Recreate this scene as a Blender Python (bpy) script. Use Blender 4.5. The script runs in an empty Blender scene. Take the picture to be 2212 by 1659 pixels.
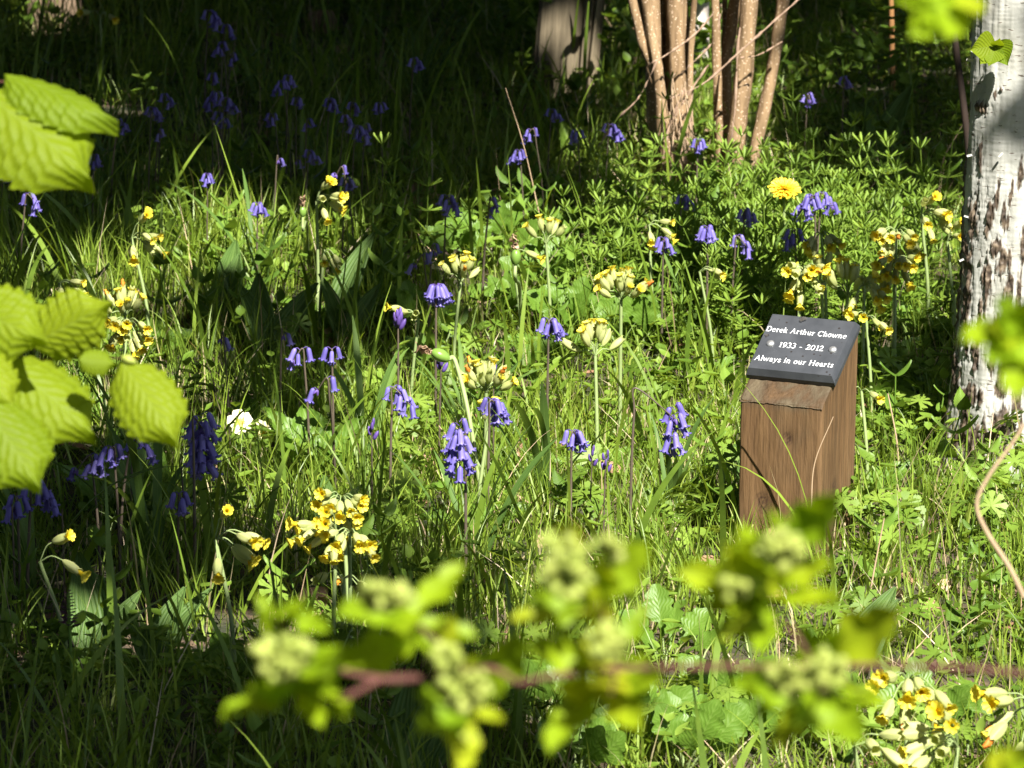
import bpy, math, random
import numpy as np
from mathutils import Vector, Matrix, Quaternion
R = math.radians
random.seed(7); rng = np.random.default_rng(11)
sc = bpy.context.scene
COL = sc.collection

# ------------------------------------------------------------------ camera
CAMZ = 1.5; PITCH = R(12.0); LENS = 191.0
cd = bpy.data.cameras.new('camera'); cam = bpy.data.objects.new('camera', cd); COL.objects.link(cam)
cam.location = (0, 0, CAMZ); cam.rotation_euler = (math.pi/2 - PITCH, 0, 0)
cd.lens = LENS; cd.sensor_width = 36; cd.clip_start = 0.05; cd.clip_end = 2000
cd.dof.use_dof = True; cd.dof.focus_distance = 6.3; cd.dof.aperture_fstop = 23; cd.dof.aperture_blades = 7
sc.camera = cam

# ------------------------------------------------------------------ light
SAZ, SEL = R(22), R(48)
S = Vector((math.sin(SAZ)*math.cos(SEL), -math.cos(SAZ)*math.cos(SEL), math.sin(SEL)))   # towards the sun
w = bpy.data.worlds.new('World'); sc.world = w; w.use_nodes = True
nt = w.node_tree; nt.nodes.clear()
sky = nt.nodes.new('ShaderNodeTexSky'); sky.sky_type = 'NISHITA'; sky.sun_disc = False
sky.sun_elevation = SEL; sky.sun_rotation = math.pi - SAZ
bg = nt.nodes.new('ShaderNodeBackground'); bg.inputs[1].default_value = 0.05
wo = nt.nodes.new('ShaderNodeOutputWorld'); nt.links.new(sky.outputs[0], bg.inputs[0]); nt.links.new(bg.outputs[0], wo.inputs[0])
sd = bpy.data.lights.new('sun', 'SUN'); sd.energy = 5.0; sd.angle = R(0.5); sd.color = (1, 0.955, 0.87)
so = bpy.data.objects.new('sun', sd); COL.objects.link(so)
so.rotation_euler = S.to_track_quat('Z', 'Y').to_euler()
sc.view_settings.view_transform = 'Standard'; sc.view_settings.look = 'None'
sc.view_settings.exposure = 1.75; sc.view_settings.gamma = 1.0
sc.cycles.max_bounces = 6; sc.cycles.transmission_bounces = 4; sc.cycles.transparent_max_bounces = 4
sc.cycles.diffuse_bounces = 4; sc.cycles.glossy_bounces = 2
sc.cycles.caustics_reflective = False; sc.cycles.caustics_refractive = False

# ------------------------------------------------------------------ coordinates
FW = Vector((0, math.cos(PITCH), -math.sin(PITCH))); UP = Vector((0, math.sin(PITCH), math.cos(PITCH)))
KF = 36.0/LENS/2212.0
def ray(u, v):
    return Vector((1, 0, 0))*((u-1106)*KF) + UP*(-(v-829.5)*KF) + FW
def at_z(u, v, z=0.0):
    d = ray(u, v); return Vector((0, 0, CAMZ)) + d*((z-CAMZ)/d.z)
def at_d(u, v, d):
    return Vector((0, 0, CAMZ)) + ray(u, v)*d
def proj(x, y, z):
    dx, dy, dz = x, y, z-CAMZ
    f = dy*FW.y + dz*FW.z; up = dy*UP.y + dz*UP.z
    return 1106 + dx/f/KF, 829.5 - up/f/KF
def mmpx(p):                                     # metres per picture unit at a point
    return (p.y*FW.y + (p.z-CAMZ)*FW.z)*KF

# value noise in numpy
_N = rng.random((64, 64, 64)).astype(np.float32)
def vnoise(x, y, z=0.0):
    x, y, z = np.broadcast_arrays(np.asarray(x, float), np.asarray(y, float), np.asarray(z, float))
    xi, yi, zi = np.floor(x).astype(int), np.floor(y).astype(int), np.floor(z).astype(int)
    fx, fy, fz = x-xi, y-yi, z-zi
    fx, fy, fz = fx*fx*(3-2*fx), fy*fy*(3-2*fy), fz*fz*(3-2*fz)
    def g(a, b, c): return _N[(xi+a) % 64, (yi+b) % 64, (zi+c) % 64]
    r = 0
    for a in (0, 1):
        for b in (0, 1):
            for c in (0, 1):
                r = r + g(a, b, c)*(fx if a else 1-fx)*(fy if b else 1-fy)*(fz if c else 1-fz)
    return r
def fbm(x, y, z=0.0, o=4):
    r = 0; a = .5; t = 0
    for k in range(o):
        r = r + a*vnoise(x*2**k+7*k, y*2**k+3*k, z*2**k); t += a; a *= .5
    return r/t
def gz(x, y):
    return (fbm(np.asarray(x)*1.3+20, np.asarray(y)*1.3+5, 0, 3)-.5)*0.06

# ------------------------------------------------------------------ mesh helpers
class MB:
    def __init__(s): s.v = []; s.f = []; s.n = 0; s.t = []; s.uv = []; s.hasuv = False; s.mi = []
    def add(s, v, f, tint=0.5, uv=None, mi=0):
        if np.ndim(tint) == 2: tint, uv = 0.5, tint
        v = np.asarray(v, np.float32).reshape(-1, 3); f = np.asarray(f, np.int64)
        s.v.append(v); s.f.append(f + s.n); s.n += len(v)
        s.t.append(np.broadcast_to(np.asarray(tint, np.float32), (len(v),)).copy())
        if uv is None: uv = np.zeros((len(v), 2), np.float32)
        s.uv.append(np.asarray(uv, np.float32)); s.mi.append(np.full(len(f), mi))
        return s
    def xf(s, tmpl, M, tint=0.5, mi=0):                  # add a template (v, f, uv) through a 4x4
        v, f, uv = tmpl; M = np.array(M)
        return s.add(v @ M[:3, :3].T + M[:3, 3], f, tint, uv, mi)
    def build(s, name, mats, parent=None, smooth=True, loc=None):
        v = np.concatenate(s.v); me = bpy.data.meshes.new(name)
        quads = [f for f in s.f if f.shape[1] == 4]; tris = [f for f in s.f if f.shape[1] == 3]
        qm = [m for f, m in zip(s.f, s.mi) if f.shape[1] == 4]; tm = [m for f, m in zip(s.f, s.mi) if f.shape[1] == 3]
        li = []; starts = []; tot = 0
        if quads:
            q = np.concatenate(quads); li.append(q.ravel()); starts.append(np.arange(len(q))*4); tot = len(q)*4
        if tris:
            t = np.concatenate(tris); li.append(t.ravel()); starts.append(tot + np.arange(len(t))*3)
        li = np.concatenate(li).astype(np.int32); starts = np.concatenate(starts).astype(np.int32)
        me.vertices.add(len(v)); me.vertices.foreach_set('co', v.ravel())
        me.loops.add(len(li)); me.loops.foreach_set('vertex_index', li)
        me.polygons.add(len(starts)); me.polygons.foreach_set('loop_start', starts)
        me.update(calc_edges=True)
        at = me.attributes.new('tint', 'FLOAT', 'POINT'); at.data.foreach_set('value', np.concatenate(s.t))
        uv = np.concatenate(s.uv); ul = me.uv_layers.new(name='UVMap'); ul.data.foreach_set('uv', uv[li].ravel())
        me.polygons.foreach_set('use_smooth', np.full(len(starts), bool(smooth)))
        if not isinstance(mats, (list, tuple)): mats = [mats]
        for m in mats: me.materials.append(m)
        if len(mats) > 1: me.polygons.foreach_set('material_index', np.concatenate(qm+tm).astype(np.int32))
        me.validate()
        return link(name, me, parent, loc)
def link(name, me, parent=None, loc=None):
    o = bpy.data.objects.new(name, me); COL.objects.link(o)
    if parent is not None: o.parent = parent
    if loc is not None: o.location = loc
    return o
def tag(o, label=None, cat=None, group=None, kind=None):
    if label: o['label'] = label
    if cat: o['category'] = cat
    if group: o['group'] = group
    if kind: o['kind'] = kind
    return o
def thing(name, loc, label, cat, group=None):
    o = bpy.data.objects.new(name, None); o.empty_display_size = .02; COL.objects.link(o); o.location = loc
    return tag(o, label, cat, group)

def grid_faces(r, c, closed=False):
    i = np.arange(r-1)[:, None]; j = np.arange(c if closed else c-1)[None, :]; j2 = (j+1) % c
    a = i*c + j; b = i*c + j2; d = (i+1)*c + j; e = (i+1)*c + j2
    return np.stack([a, b, e, d], -1).reshape(-1, 4)
def tube(pts, rad, n=8, cap=True):
    pts = np.asarray([tuple(p) for p in pts], float); k = len(pts)
    rad = np.broadcast_to(np.asarray(rad, float), (k,))
    t = np.gradient(pts, axis=0); t /= np.linalg.norm(t, axis=1)[:, None]+1e-12
    ref = np.array([0, 0, 1.]) if abs(t[0][2]) < .9 else np.array([1., 0, 0])
    a = np.cross(t[0], ref); a /= np.linalg.norm(a); vs = []; us = []
    ph = np.linspace(0, 2*np.pi, n, endpoint=False); L = 0
    for i in range(k):
        a = a - t[i]*np.dot(a, t[i]); a /= np.linalg.norm(a); b = np.cross(t[i], a)
        vs.append(pts[i] + rad[i]*(np.cos(ph)[:, None]*a + np.sin(ph)[:, None]*b))
        if i: L += np.linalg.norm(pts[i]-pts[i-1])
        us.append(np.stack([ph/6.2832, np.full(n, L)], 1))
    v = np.concatenate(vs); f = grid_faces(k, n, True); uv = np.concatenate(us)
    return v, f, uv
def smooth_path(pts, m=24):                      # Catmull-Rom
    P = [np.array(tuple(p), float) for p in pts]; P = [2*P[0]-P[1]] + P + [2*P[-1]-P[-2]]; out = []
    segs = len(P)-3; per = max(2, m//segs)
    for i in range(segs):
        p0, p1, p2, p3 = P[i:i+4]
        for t in np.linspace(0, 1, per, endpoint=False):
            out.append(.5*((2*p1)+(-p0+p2)*t+(2*p0-5*p1+4*p2-p3)*t*t+(-p0+3*p1-3*p2+p3)*t**3))
    out.append(P[-2]); return np.array(out)
def lathe(prof, n=12, fn=None):                  # prof: (r, z) rows; fn(row, phi, r, z) -> r, z
    ph = np.linspace(0, 2*np.pi, n, endpoint=False); vs = []; us = []
    for i, (r, z) in enumerate(prof):
        rr, zz = np.full(n, r), np.full(n, z)
        if fn: rr, zz = fn(i, ph, rr, zz)
        vs.append(np.stack([rr*np.cos(ph), rr*np.sin(ph), zz], 1)); us.append(np.stack([ph/6.2832, np.full(n, i/(len(prof)-1))], 1))
    return np.concatenate(vs), grid_faces(len(prof), n, True), np.concatenate(us)
def strip(rows, cols, wf, zf=None, sweep=0.0):
    t = np.linspace(0, 1, rows)[:, None]; s = np.linspace(-1, 1, cols)[None, :]
    W = wf(t[:, 0])[:, None]; x = s*W; y = t + sweep*np.abs(s)*W + 0*s; z = (zf(s, t) if zf else 0) + 0*x
    v = np.stack([x, y, z], -1).reshape(-1, 3); uv = np.stack([s*.5+.5+0*t, t+0*s], -1).reshape(-1, 2)
    return v, grid_faces(rows, cols), uv
def box(cx, cy, cz, sx, sy, sz):
    v = np.array([[x, y, z] for x in (-1, 1) for y in (-1, 1) for z in (-1, 1)], float)*(sx/2, sy/2, sz/2)+(cx, cy, cz)
    return v, np.array([[0, 1, 3, 2], [4, 6, 7, 5], [0, 4, 5, 1], [2, 3, 7, 6], [0, 2, 6, 4], [1, 5, 7, 3]]), np.zeros((8, 2))
def frame(base, tip, up, wscale=1.0, roll=0.0):   # unit-length +Y leaf -> world
    b, t = Vector(base), Vector(tip); y = t-b; L = y.length; y.normalize()
    z = Vector(up) - y*Vector(up).dot(y)
    if z.length < 1e-4: z = y.orthogonal()
    z.normalize(); z = Quaternion(y, roll) @ z; x = y.cross(z)
    M = Matrix.Identity(4)
    for i in range(3): M[i][0] = x[i]*L*wscale; M[i][1] = y[i]*L; M[i][2] = z[i]*L; M[i][3] = b[i]
    return M
def scatter(tmpl, Ms, pos, tint, mb, mi=0):       # many copies of a template into a stuff mesh
    v, f, uv = tmpl; N = len(pos); n = len(v)
    V = np.einsum('nij,kj->nki', Ms, v) + pos[:, None, :]
    F = (f[None] + (np.arange(N)*n)[:, None, None]).reshape(-1, f.shape[1])
    mb.add(V.reshape(-1, 3), F, np.repeat(tint, n), np.tile(uv, (N, 1)), mi)
def rotz_tilt(N, tilt, scale, r=rng):
    az = r.random(N)*6.2832; ca, sa = np.cos(az), np.sin(az); ti = tilt
    ct, st = np.cos(ti), np.sin(ti); Z = np.zeros(N); O = np.ones(N)
    Rz = np.stack([np.stack([ca, -sa, Z], 1), np.stack([sa, ca, Z], 1), np.stack([Z, Z, O], 1)], 1)
    Rx = np.stack([np.stack([O, Z, Z], 1), np.stack([Z, ct, -st], 1), np.stack([Z, st, ct], 1)], 1)
    return np.einsum('nij,njk->nik', Rz, Rx)*np.asarray(scale)[:, None, None]

# ------------------------------------------------------------------ materials
def newmat(name):
    m = bpy.data.materials.new(name); m.use_nodes = True; m.node_tree.nodes.clear(); return m, m.node_tree
def N(nt, t, **k):
    n = nt.nodes.new(t)
    for a, b in k.items():
        if a.startswith('i_'): n.inputs[int(a[2:])].default_value = b
        else: setattr(n, a, b)
    return n
def ramp(nt, stops):
    r = nt.nodes.new('ShaderNodeValToRGB'); e = r.color_ramp.elements
    while len(e) > len(stops): e.remove(e[-1])
    while len(e) < len(stops): e.new(.5)
    for x, (p, c) in zip(e, stops): x.position = p; x.color = (*c, 1)
    return r
def leafmat(name, stops, trans=.4, tcol=None, rough=.45, veins=None, use_random=False, spec=.4, bump=.15):
    m, nt = newmat(name); L = nt.links.new
    at = N(nt, 'ShaderNodeAttribute', attribute_name='tint'); fac = at.outputs['Fac']
    if use_random:
        oi = N(nt, 'ShaderNodeObjectInfo'); mm = N(nt, 'ShaderNodeMath', operation='MULTIPLY_ADD', i_1=.6)
        L(oi.outputs['Random'], mm.inputs[0]); m2 = N(nt, 'ShaderNodeMath', operation='MULTIPLY', i_1=.4); L(fac, m2.inputs[0]); L(m2.outputs[0], mm.inputs[2]); fac = mm.outputs[0]
    geo = N(nt, 'ShaderNodeNewGeometry')
    no = N(nt, 'ShaderNodeTexNoise'); no.inputs['Scale'].default_value = 60; no.inputs['Detail'].default_value = 3
    L(geo.outputs['Position'], no.inputs['Vector'])
    ad = N(nt, 'ShaderNodeMath', operation='MULTIPLY_ADD', i_1=.35); L(no.outputs[0], ad.inputs[0])
    sb = N(nt, 'ShaderNodeMath', operation='SUBTRACT', i_1=.175); L(fac, sb.inputs[0]); L(sb.outputs[0], ad.inputs[2])
    rp = ramp(nt, stops); L(ad.outputs[0], rp.inputs[0]); colr = rp.outputs[0]
    pr = N(nt, 'ShaderNodeBsdfPrincipled'); pr.inputs['Roughness'].default_value = rough; pr.inputs['Specular IOR Level'].default_value = spec
    if veins:
        uv = N(nt, 'ShaderNodeUVMap', uv_map='UVMap'); sx = N(nt, 'ShaderNodeSeparateXYZ'); L(uv.outputs[0], sx.inputs[0])
        a = N(nt, 'ShaderNodeMath', operation='SUBTRACT', i_1=.5); L(sx.outputs[0], a.inputs[0])
        b = N(nt, 'ShaderNodeMath', operation='ABSOLUTE'); L(a.outputs[0], b.inputs[0])
        if veins == 'lateral':
            c = N(nt, 'ShaderNodeMath', operation='MULTIPLY_ADD', i_1=-.9); L(b.outputs[0], c.inputs[0]); L(sx.outputs[1], c.inputs[2]); fr = 52
        else:
            c = b; fr = 60
        d = N(nt, 'ShaderNodeMath', operation='MULTIPLY', i_1=fr); L(c.outputs[0], d.inputs[0])
        e = N(nt, 'ShaderNodeMath', operation='SINE'); L(d.outputs[0], e.inputs[0])
        p = N(nt, 'ShaderNodeMath', operation='GREATER_THAN', i_1=.86); L(e.outputs[0], p.inputs[0])
        mid = N(nt, 'ShaderNodeMath', operation='LESS_THAN', i_1=.018); L(b.outputs[0], mid.inputs[0])
        mx = N(nt, 'ShaderNodeMath', operation='MAXIMUM'); L(p.outputs[0], mx.inputs[0]); L(mid.outputs[0], mx.inputs[1])
        sc_ = N(nt, 'ShaderNodeMath', operation='MULTIPLY', i_1=.16); L(mx.outputs[0], sc_.inputs[0])
        mc = N(nt, 'ShaderNodeMix', data_type='RGBA'); L(sc_.outputs[0], mc.inputs[0]); L(colr, mc.inputs[6]); mc.inputs[7].default_value = (.32, .42, .12, 1); colr = mc.outputs[2]
        bp = N(nt, 'ShaderNodeBump'); bp.inputs['Strength'].default_value = bump; bp.inputs['Distance'].default_value = .002
        L(e.outputs[0], bp.inputs['Height']); L(bp.outputs[0], pr.inputs['Normal'])
    L(colr, pr.inputs['Base Color'])
    tr = N(nt, 'ShaderNodeBsdfTranslucent')
    if tcol:
        mt = N(nt, 'ShaderNodeMix', data_type='RGBA', blend_type='MULTIPLY'); mt.inputs[0].default_value = 1; L(colr, mt.inputs[6]); mt.inputs[7].default_value = (*tcol, 1); L(mt.outputs[2], tr.inputs[0])
    else: L(colr, tr.inputs[0])
    mi = N(nt, 'ShaderNodeMixShader', i_0=trans); L(pr.outputs[0], mi.inputs[1]); L(tr.outputs[0], mi.inputs[2])
    ou = N(nt, 'ShaderNodeOutputMaterial'); L(mi.outputs[0], ou.inputs[0]); return m
TC = (1.5, 1.35, .7)
G = {}
G['grass'] = leafmat('grass', [(0, (.055, .1, .012)), (.35, (.135, .215, .022)), (.7, (.235, .33, .04)), (.86, (.31, .36, .08)), (.93, (.42, .36, .19)), (1, (.5, .42, .26))], .4, TC, .42, spec=.35)
G['broad'] = leafmat('broadleaf', [(0, (.05, .1, .012)), (.5, (.1, .19, .02)), (1, (.18, .28, .04))], .34, TC, .45, 'lateral', spec=.35)
G['ribbed'] = leafmat('ribbed', [(0, (.04, .085, .018)), (1, (.11, .19, .045))], .3, TC, .5, 'parallel', bump=.4, spec=.2)
G['herb'] = leafmat('herb', [(0, (.05, .105, .012)), (.5, (.125, .21, .024)), (1, (.22, .32, .05))], .36, TC, .48, spec=.3)
G['strap'] = leafmat('strap', [(0, (.045, .1, .02)), (1, (.12, .2, .04))], .3, TC, .5, 'parallel', bump=.1, use_random=True, spec=.2)
G['hazel'] = leafmat('hazel_leaf', [(0, (.14, .22, .006)), (1, (.25, .32, .012))], .58, (1.35, 1.25, .5), .55, 'lateral', use_random=True, bump=.25, spec=.2)
G['haw'] = leafmat('hawthorn_leaf', [(0, (.14, .25, .006)), (.6, (.26, .37, .008)), (1, (.42, .42, .02))], .5, (1.35, 1.25, .5), .5, use_random=True, spec=.3)
G['budg'] = leafmat('green_bud', [(0, (.2, .26, .035)), (1, (.33, .37, .08))], .15, None, .5, use_random=True)
G['blue'] = leafmat('bluebell_petal', [(0, (.1, .08, .32)), (.6, (.17, .14, .46)), (1, (.29, .25, .58))], .3, (1, .9, 1.2), .5, use_random=True)
G['bluedark'] = leafmat('bluebell_bud', [(0, (.06, .03, .16)), (1, (.13, .08, .32))], .15, None, .5, use_random=True)
G['bstem'] = leafmat('bluebell_stem', [(0, (.05, .045, .03)), (1, (.11, .08, .06))], 0.05, None, .45)
G['cstem'] = leafmat('cowslip_stem', [(0, (.17, .25, .08)), (1, (.3, .36, .15))], 0.12, None, .55)
G['calyx'] = leafmat('calyx', [(0, (.33, .38, .12)), (1, (.5, .52, .22))], .3, (1.1, 1.1, .7), .55, use_random=True)
G['yellow'] = leafmat('yellow_petal', [(0, (.68, .36, .01)), (.1, (.7, .5, .015)), (.25, (.72, .58, .025)), (1, (.76, .66, .07))], .3, (1, 1, .6), .5)
G['orange'] = leafmat('orange_petal', [(0, (.5, .13, .02)), (1, (.72, .35, .03))], .25, None, .6, use_random=True)
G['cream'] = leafmat('primrose_petal', [(0, (.8, .55, .08)), (.4, (.82, .76, .38)), (1, (.85, .8, .5))], .3, None, .5)
G['dandy'] = leafmat('dandelion_petal', [(0, (.75, .4, .01)), (1, (.88, .68, .05))], .25, None, .5)
G['pod'] = leafmat('green_pod', [(0, (.1, .2, .03)), (1, (.19, .3, .06))], .1, None, .3)
G['dry'] = leafmat('dry', [(0, (.2, .12, .07)), (.5, (.42, .3, .19)), (1, (.6, .5, .35))], .15, None, .7)
G['litter'] = leafmat('dead_leaf', [(0, (.12, .055, .035)), (.5, (.3, .16, .1)), (1, (.48, .33, .23))], .15, None, .65, 'lateral')
G['orchid'] = leafmat('purple_petal', [(0, (.05, .012, .04)), (1, (.13, .03, .09))], .2, None, .5)
G['canopy'] = leafmat('canopy_leaf', [(0, (.03, .075, .012)), (1, (.08, .15, .03))], .16, TC, .5)

def bark(name, c1, c2, scale=(60, 60, 8), bump=.5, dist=.002, rough=.8, speck=None):
    m, nt = newmat(name); L = nt.links.new
    tc = N(nt, 'ShaderNodeTexCoord'); mp = N(nt, 'ShaderNodeMapping'); mp.inputs['Scale'].default_value = scale; L(tc.outputs['Object'], mp.inputs[0])
    no = N(nt, 'ShaderNodeTexNoise'); no.inputs['Scale'].default_value = 1; no.inputs['Detail'].default_value = 8; no.inputs['Roughness'].default_value = .65; L(mp.outputs[0], no.inputs['Vector'])
    rp = ramp(nt, [(.3, c1), (.7, c2)]); L(no.outputs[0], rp.inputs[0]); c = rp.outputs[0]
    if speck:
        vo = N(nt, 'ShaderNodeTexVoronoi'); vo.inputs['Scale'].default_value = 190; L(tc.outputs['Object'], vo.inputs['Vector'])
        lt = N(nt, 'ShaderNodeMath', operation='LESS_THAN', i_1=.22); L(vo.outputs['Distance'], lt.inputs[0])
        mx = N(nt, 'ShaderNodeMix', data_type='RGBA'); L(lt.outputs[0], mx.inputs[0]); L(c, mx.inputs[6]); mx.inputs[7].default_value = (*speck, 1); c = mx.outputs[2]
    pr = N(nt, 'ShaderNodeBsdfPrincipled'); pr.inputs['Roughness'].default_value = rough; pr.inputs['Specular IOR Level'].default_value = .25
    L(c, pr.inputs['Base Color'])
    bp = N(nt, 'ShaderNodeBump'); bp.inputs['Strength'].default_value = bump; bp.inputs['Distance'].default_value = dist; L(no.outputs[0], bp.inputs['Height']); L(bp.outputs[0], pr.inputs['Normal'])
    ou = N(nt, 'ShaderNodeOutputMaterial'); L(pr.outputs[0], ou.inputs[0]); return m
G['stem_bark'] = bark('tan_bark', (.11, .068, .034), (.33, .225, .125), (80, 80, 12), .9, .003, speck=(.55, .42, .3))
G['dark_bark'] = bark('dark_bark', (.012, .008, .006), (.035, .022, .016), (60, 60, 12), .4)
G['red_twig'] = bark('red_twig', (.05, .018, .014), (.115, .046, .036), (90, 90, 90), .3)
G['dry_twig'] = bark('dry_twig', (.2, .13, .09), (.4, .28, .2), (90, 90, 90), .3)
G['cane'] = bark('cane', (.25, .12, .04), (.42, .22, .09), (30, 30, 6), .2)
G['grey_wood'] = bark('grey_wood', (.06, .048, .03), (.21, .17, .11), (70, 70, 4.5), .9, .004)
G['brown_wood'] = bark('old_wood', (.08, .055, .035), (.2, .145, .095), (70, 70, 6), .6, .004)
G['far_bark'] = bark('pale_bark', (.2, .16, .14), (.75, .68, .62), (18, 18, 30), .5, .004)

# ================================================================== SETTING: ground
m, nt = newmat('soil'); L = nt.links.new
geo = N(nt, 'ShaderNodeNewGeometry'); n1 = N(nt, 'ShaderNodeTexNoise'); n1.inputs['Scale'].default_value = 14; n1.inputs['Detail'].default_value = 9; L(geo.outputs['Position'], n1.inputs['Vector'])
n2 = N(nt, 'ShaderNodeTexNoise'); n2.inputs['Scale'].default_value = 90; n2.inputs['Detail'].default_value = 6; L(geo.outputs['Position'], n2.inputs['Vector'])
r1 = ramp(nt, [(.35, (.022, .03, .01)), (.5, (.05, .045, .022)), (.62, (.09, .06, .04)), (.72, (.16, .11, .075))]); L(n1.outputs[0], r1.inputs[0])
mx = N(nt, 'ShaderNodeMix', data_type='RGBA', blend_type='MULTIPLY'); mx.inputs[0].default_value = .8; L(r1.outputs[0], mx.inputs[6]); r2 = ramp(nt, [(.3, (.35, .35, .3)), (.7, (1.5, 1.4, 1.2))]); L(n2.outputs[0], r2.inputs[0]); L(r2.outputs[0], mx.inputs[7])
pr = N(nt, 'ShaderNodeBsdfPrincipled'); pr.inputs['Roughness'].default_value = .95; L(mx.outputs[2], pr.inputs['Base Color'])
bp = N(nt, 'ShaderNodeBump'); bp.inputs['Distance'].default_value = .01; L(n2.outputs[0], bp.inputs['Height']); L(bp.outputs[0], pr.inputs['Normal'])
ou = N(nt, 'ShaderNodeOutputMaterial'); L(pr.outputs[0], ou.inputs[0]); G['soil'] = m
def axis(a, b, step, far): return np.concatenate([-np.geomspace(far, -a+.5, 14) if a < 0 else np.array([-far, -far/3, -10, 0]), np.arange(a, b, step), np.geomspace(b+.5, far, 14)])
gx = axis(-2.6, 2.6, .05, 900); gy = np.concatenate([-np.geomspace(900, 1, 12), np.arange(0, 13, .05), np.geomspace(13.5, 900, 14)])
X, Y = np.meshgrid(gx, gy); Z = gz(X, Y)
mb = MB(); mb.add(np.stack([X, Y, Z], -1), grid_faces(len(gy), len(gx))); tag(mb.build('ground', G['soil']), kind='structure')

# ================================================================== memorial post
m, nt = newmat('post_timber'); L = nt.links.new
tc = N(nt, 'ShaderNodeTexCoord'); sp = N(nt, 'ShaderNodeSeparateXYZ'); L(tc.outputs['Object'], sp.inputs[0])
mp = N(nt, 'ShaderNodeMapping'); mp.inputs['Scale'].default_value = (30, 30, 4.2); L(tc.outputs['Object'], mp.inputs[0])
g1 = N(nt, 'ShaderNodeTexNoise'); g1.inputs['Scale'].default_value = 1; g1.inputs['Detail'].default_value = 6; g1.inputs['Distortion'].default_value = .6; L(mp.outputs[0], g1.inputs['Vector'])
mp2 = N(nt, 'ShaderNodeMapping'); mp2.inputs['Scale'].default_value = (260, 260, 30); L(tc.outputs['Object'], mp2.inputs[0])
g2 = N(nt, 'ShaderNodeTexNoise'); g2.inputs['Scale'].default_value = 1; g2.inputs['Detail'].default_value = 4; L(mp2.outputs[0], g2.inputs['Vector'])
g3 = N(nt, 'ShaderNodeTexNoise'); g3.inputs['Scale'].default_value = 1; g3.inputs['Detail'].default_value = 5; g3.inputs['Distortion'].default_value = .8; mp3 = N(nt, 'ShaderNodeMapping'); mp3.inputs['Scale'].default_value = (34, 22, 20); mp3.inputs['Rotation'].default_value = (0, 0, R(35)); L(tc.outputs['Object'], mp3.inputs[0]); L(mp3.outputs[0], g3.inputs['Vector'])
rp = ramp(nt, [(.25, (.065, .035, .014)), (.45, (.1, .056, .024)), (.6, (.122, .07, .031)), (.8, (.16, .1, .05))]); L(g1.outputs[0], rp.inputs[0])
mx = N(nt, 'ShaderNodeMix', data_type='RGBA', blend_type='MULTIPLY'); mx.inputs[0].default_value = .5; L(rp.outputs[0], mx.inputs[6]); r2 = ramp(nt, [(.33, (.55, .52, .48)), (.55, (1.12, 1.12, 1.08))]); L(g2.outputs[0], r2.inputs[0]); L(r2.outputs[0], mx.inputs[7])
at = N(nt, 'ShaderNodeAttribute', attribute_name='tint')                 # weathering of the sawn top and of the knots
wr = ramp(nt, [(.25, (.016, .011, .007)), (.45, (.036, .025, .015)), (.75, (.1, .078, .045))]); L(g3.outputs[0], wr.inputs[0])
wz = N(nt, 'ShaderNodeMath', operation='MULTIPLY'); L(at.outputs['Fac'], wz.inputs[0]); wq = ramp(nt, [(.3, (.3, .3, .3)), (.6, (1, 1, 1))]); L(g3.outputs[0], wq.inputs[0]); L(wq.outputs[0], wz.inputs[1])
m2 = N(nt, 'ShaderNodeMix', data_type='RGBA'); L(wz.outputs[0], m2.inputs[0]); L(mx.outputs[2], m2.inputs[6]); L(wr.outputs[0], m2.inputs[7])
uk = N(nt, 'ShaderNodeUVMap', uv_map='UVMap'); sk = N(nt, 'ShaderNodeSeparateXYZ'); L(uk.outputs[0], sk.inputs[0]); m3 = N(nt, 'ShaderNodeMix', data_type='RGBA'); L(sk.outputs[1], m3.inputs[0]); L(m2.outputs[2], m3.inputs[6]); m3.inputs[7].default_value = (.035, .018, .01, 1)
pr = N(nt, 'ShaderNodeBsdfPrincipled'); pr.inputs['Roughness'].default_value = .75; pr.inputs['Specular IOR Level'].default_value = .25; L(m3.outputs[2], pr.inputs['Base Color'])
bb = N(nt, 'ShaderNodeMath', operation='ADD'); L(g1.outputs[0], bb.inputs[0]); L(g2.outputs[0], bb.inputs[1])
bp = N(nt, 'ShaderNodeBump'); bp.inputs['Strength'].default_value = .8; bp.inputs['Distance'].default_value = .002; L(bb.outputs[0], bp.inputs['Height']); L(bp.outputs[0], pr.inputs['Normal'])
ou = N(nt, 'ShaderNodeOutputMaterial'); L(pr.outputs[0], ou.inputs[0]); G['timber'] = m

m, nt = newmat('slate'); L = nt.links.new
tc = N(nt, 'ShaderNodeTexCoord'); a = N(nt, 'ShaderNodeTexNoise'); a.inputs['Scale'].default_value = 45; a.inputs['Detail'].default_value = 6; L(tc.outputs['Object'], a.inputs['Vector'])
b = N(nt, 'ShaderNodeTexVoronoi'); b.inputs['Scale'].default_value = 120; L(tc.outputs['Object'], b.inputs['Vector'])
rp = ramp(nt, [(.3, (.028, .031, .037)), (.7, (.046, .05, .058))]); L(a.outputs[0], rp.inputs[0])
lt = N(nt, 'ShaderNodeMath', operation='LESS_THAN', i_1=.16); L(b.outputs['Distance'], lt.inputs[0]); a3 = N(nt, 'ShaderNodeTexNoise'); a3.inputs['Scale'].default_value = 28; L(tc.outputs['Object'], a3.inputs['Vector'])
gt = N(nt, 'ShaderNodeMath', operation='GREATER_THAN', i_1=.56); L(a3.outputs[0], gt.inputs[0]); an = N(nt, 'ShaderNodeMath', operation='MULTIPLY'); L(lt.outputs[0], an.inputs[0]); L(gt.outputs[0], an.inputs[1])
mx = N(nt, 'ShaderNodeMix', data_type='RGBA'); L(an.outputs[0], mx.inputs[0]); L(rp.outputs[0], mx.inputs[6]); mx.inputs[7].default_value = (.015, .012, .012, 1)
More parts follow.
